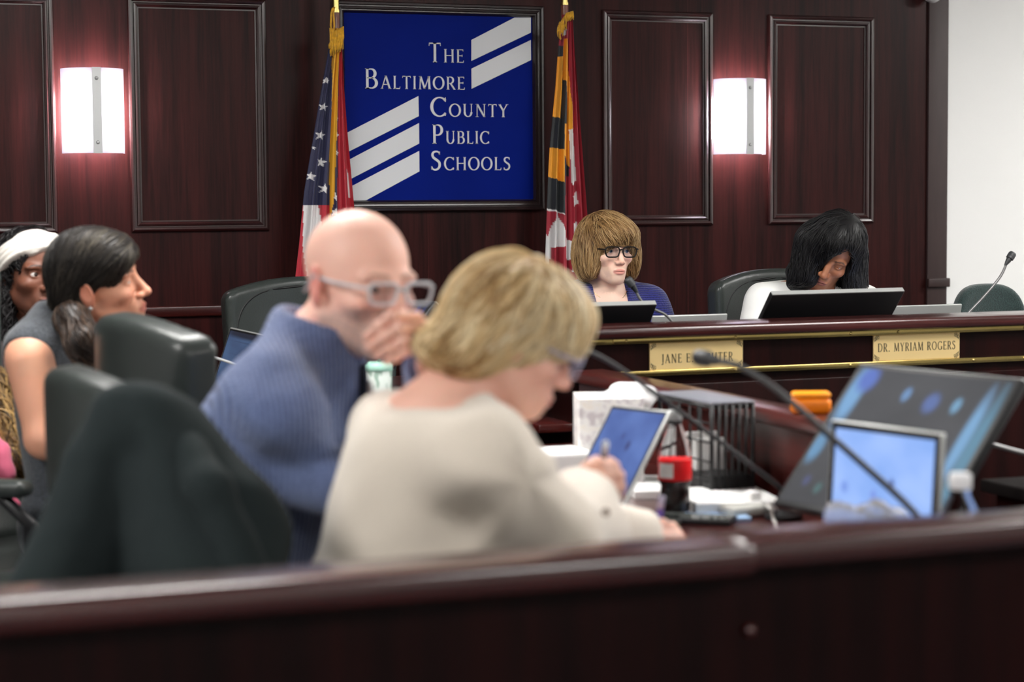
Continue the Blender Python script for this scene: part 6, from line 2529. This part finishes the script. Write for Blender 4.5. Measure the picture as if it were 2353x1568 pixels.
gooseneck('thin pale microphone stem between the empty chair and the bald man', pts, pts[-1], at(415, 808, 5.86) - pts[-1], base_on(pts[0], .86), hr=.0125, hl=.045, rs=.0040, mt=STEEL)

# papers by the left laptop, mint tumbler
sheet('magazine', 'papers with a blue stripe lying by the left laptop', 'papers', 470, 886, .16, .22, .012, RAD(20), PAPER, z=.86)
c = at(872, 900, 5.15)
MINT = mat('mint green plastic', srgb(150, 196, 180), rough=.4)
m, nt, bs = new_mat('printed pale cup')
tc = nt.nodes.new('ShaderNodeTexCoord'); nz = nt.nodes.new('ShaderNodeTexNoise'); nz.inputs['Scale'].default_value = 26; nz.inputs['Detail'].default_value = 1
mp = nt.nodes.new('ShaderNodeMapping'); mp.inputs['Scale'].default_value = (1.5, 1.5, .8)
rp = nt.nodes.new('ShaderNodeValToRGB'); rp.color_ramp.elements[0].position = .42; rp.color_ramp.elements[0].color = srgb(150, 178, 164); rp.color_ramp.elements[1].position = .5; rp.color_ramp.elements[1].color = srgb(222, 234, 228)
nt.links.new(tc.outputs['Object'], mp.inputs['Vector']); nt.links.new(mp.outputs[0], nz.inputs['Vector']); nt.links.new(nz.outputs['Fac'], rp.inputs['Fac']); nt.links.new(rp.outputs['Color'], bs.inputs['Base Color'])
zt = at(872, 832, 5.15)[2] - TZ
t = lathe_thing('tumbler', 'mint green lidded tumbler with straw, between the bald man and the blonde woman', 'tumbler', (c[0], c[1], TZ), [
    ('cup', [(.026, 0), (.028, .003), (.0335, zt - .022), (.033, zt - .020)], m),
    ('lid', [(.0345, zt - .022), (.0352, zt - .020), (.0352, zt - .008), (.031, zt - .004), (.029, zt)], MINT)])
b = MB(); b.tube([(c[0], c[1], TZ + zt - .002), (c[0] + .003, c[1], TZ + zt + .10)], .0042, 10); b.build('straw', MINT, t, smooth=True)
# ------------------------------------------------------------------ picture settings
w = bpy.data.worlds.new('world')
scene.world = w
w.use_nodes = True
w.node_tree.nodes['Background'].inputs[0].default_value = (0.5, 0.52, 0.55, 1)
w.node_tree.nodes['Background'].inputs[1].default_value = 0.0
scene.view_settings.view_transform = 'Standard'
scene.view_settings.look = 'None'
scene.view_settings.gamma = 1.0
scene.view_settings.use_curve_mapping = False
scene.view_settings.exposure = 1.45
cy = scene.cycles
cy.max_bounces = 6
cy.diffuse_bounces = 3
cy.glossy_bounces = 3
cy.transmission_bounces = 6
cy.transparent_max_bounces = 6
cy.caustics_reflective = False
cy.adaptive_threshold = 0.02
cy.sample_clamp_indirect = 6.0
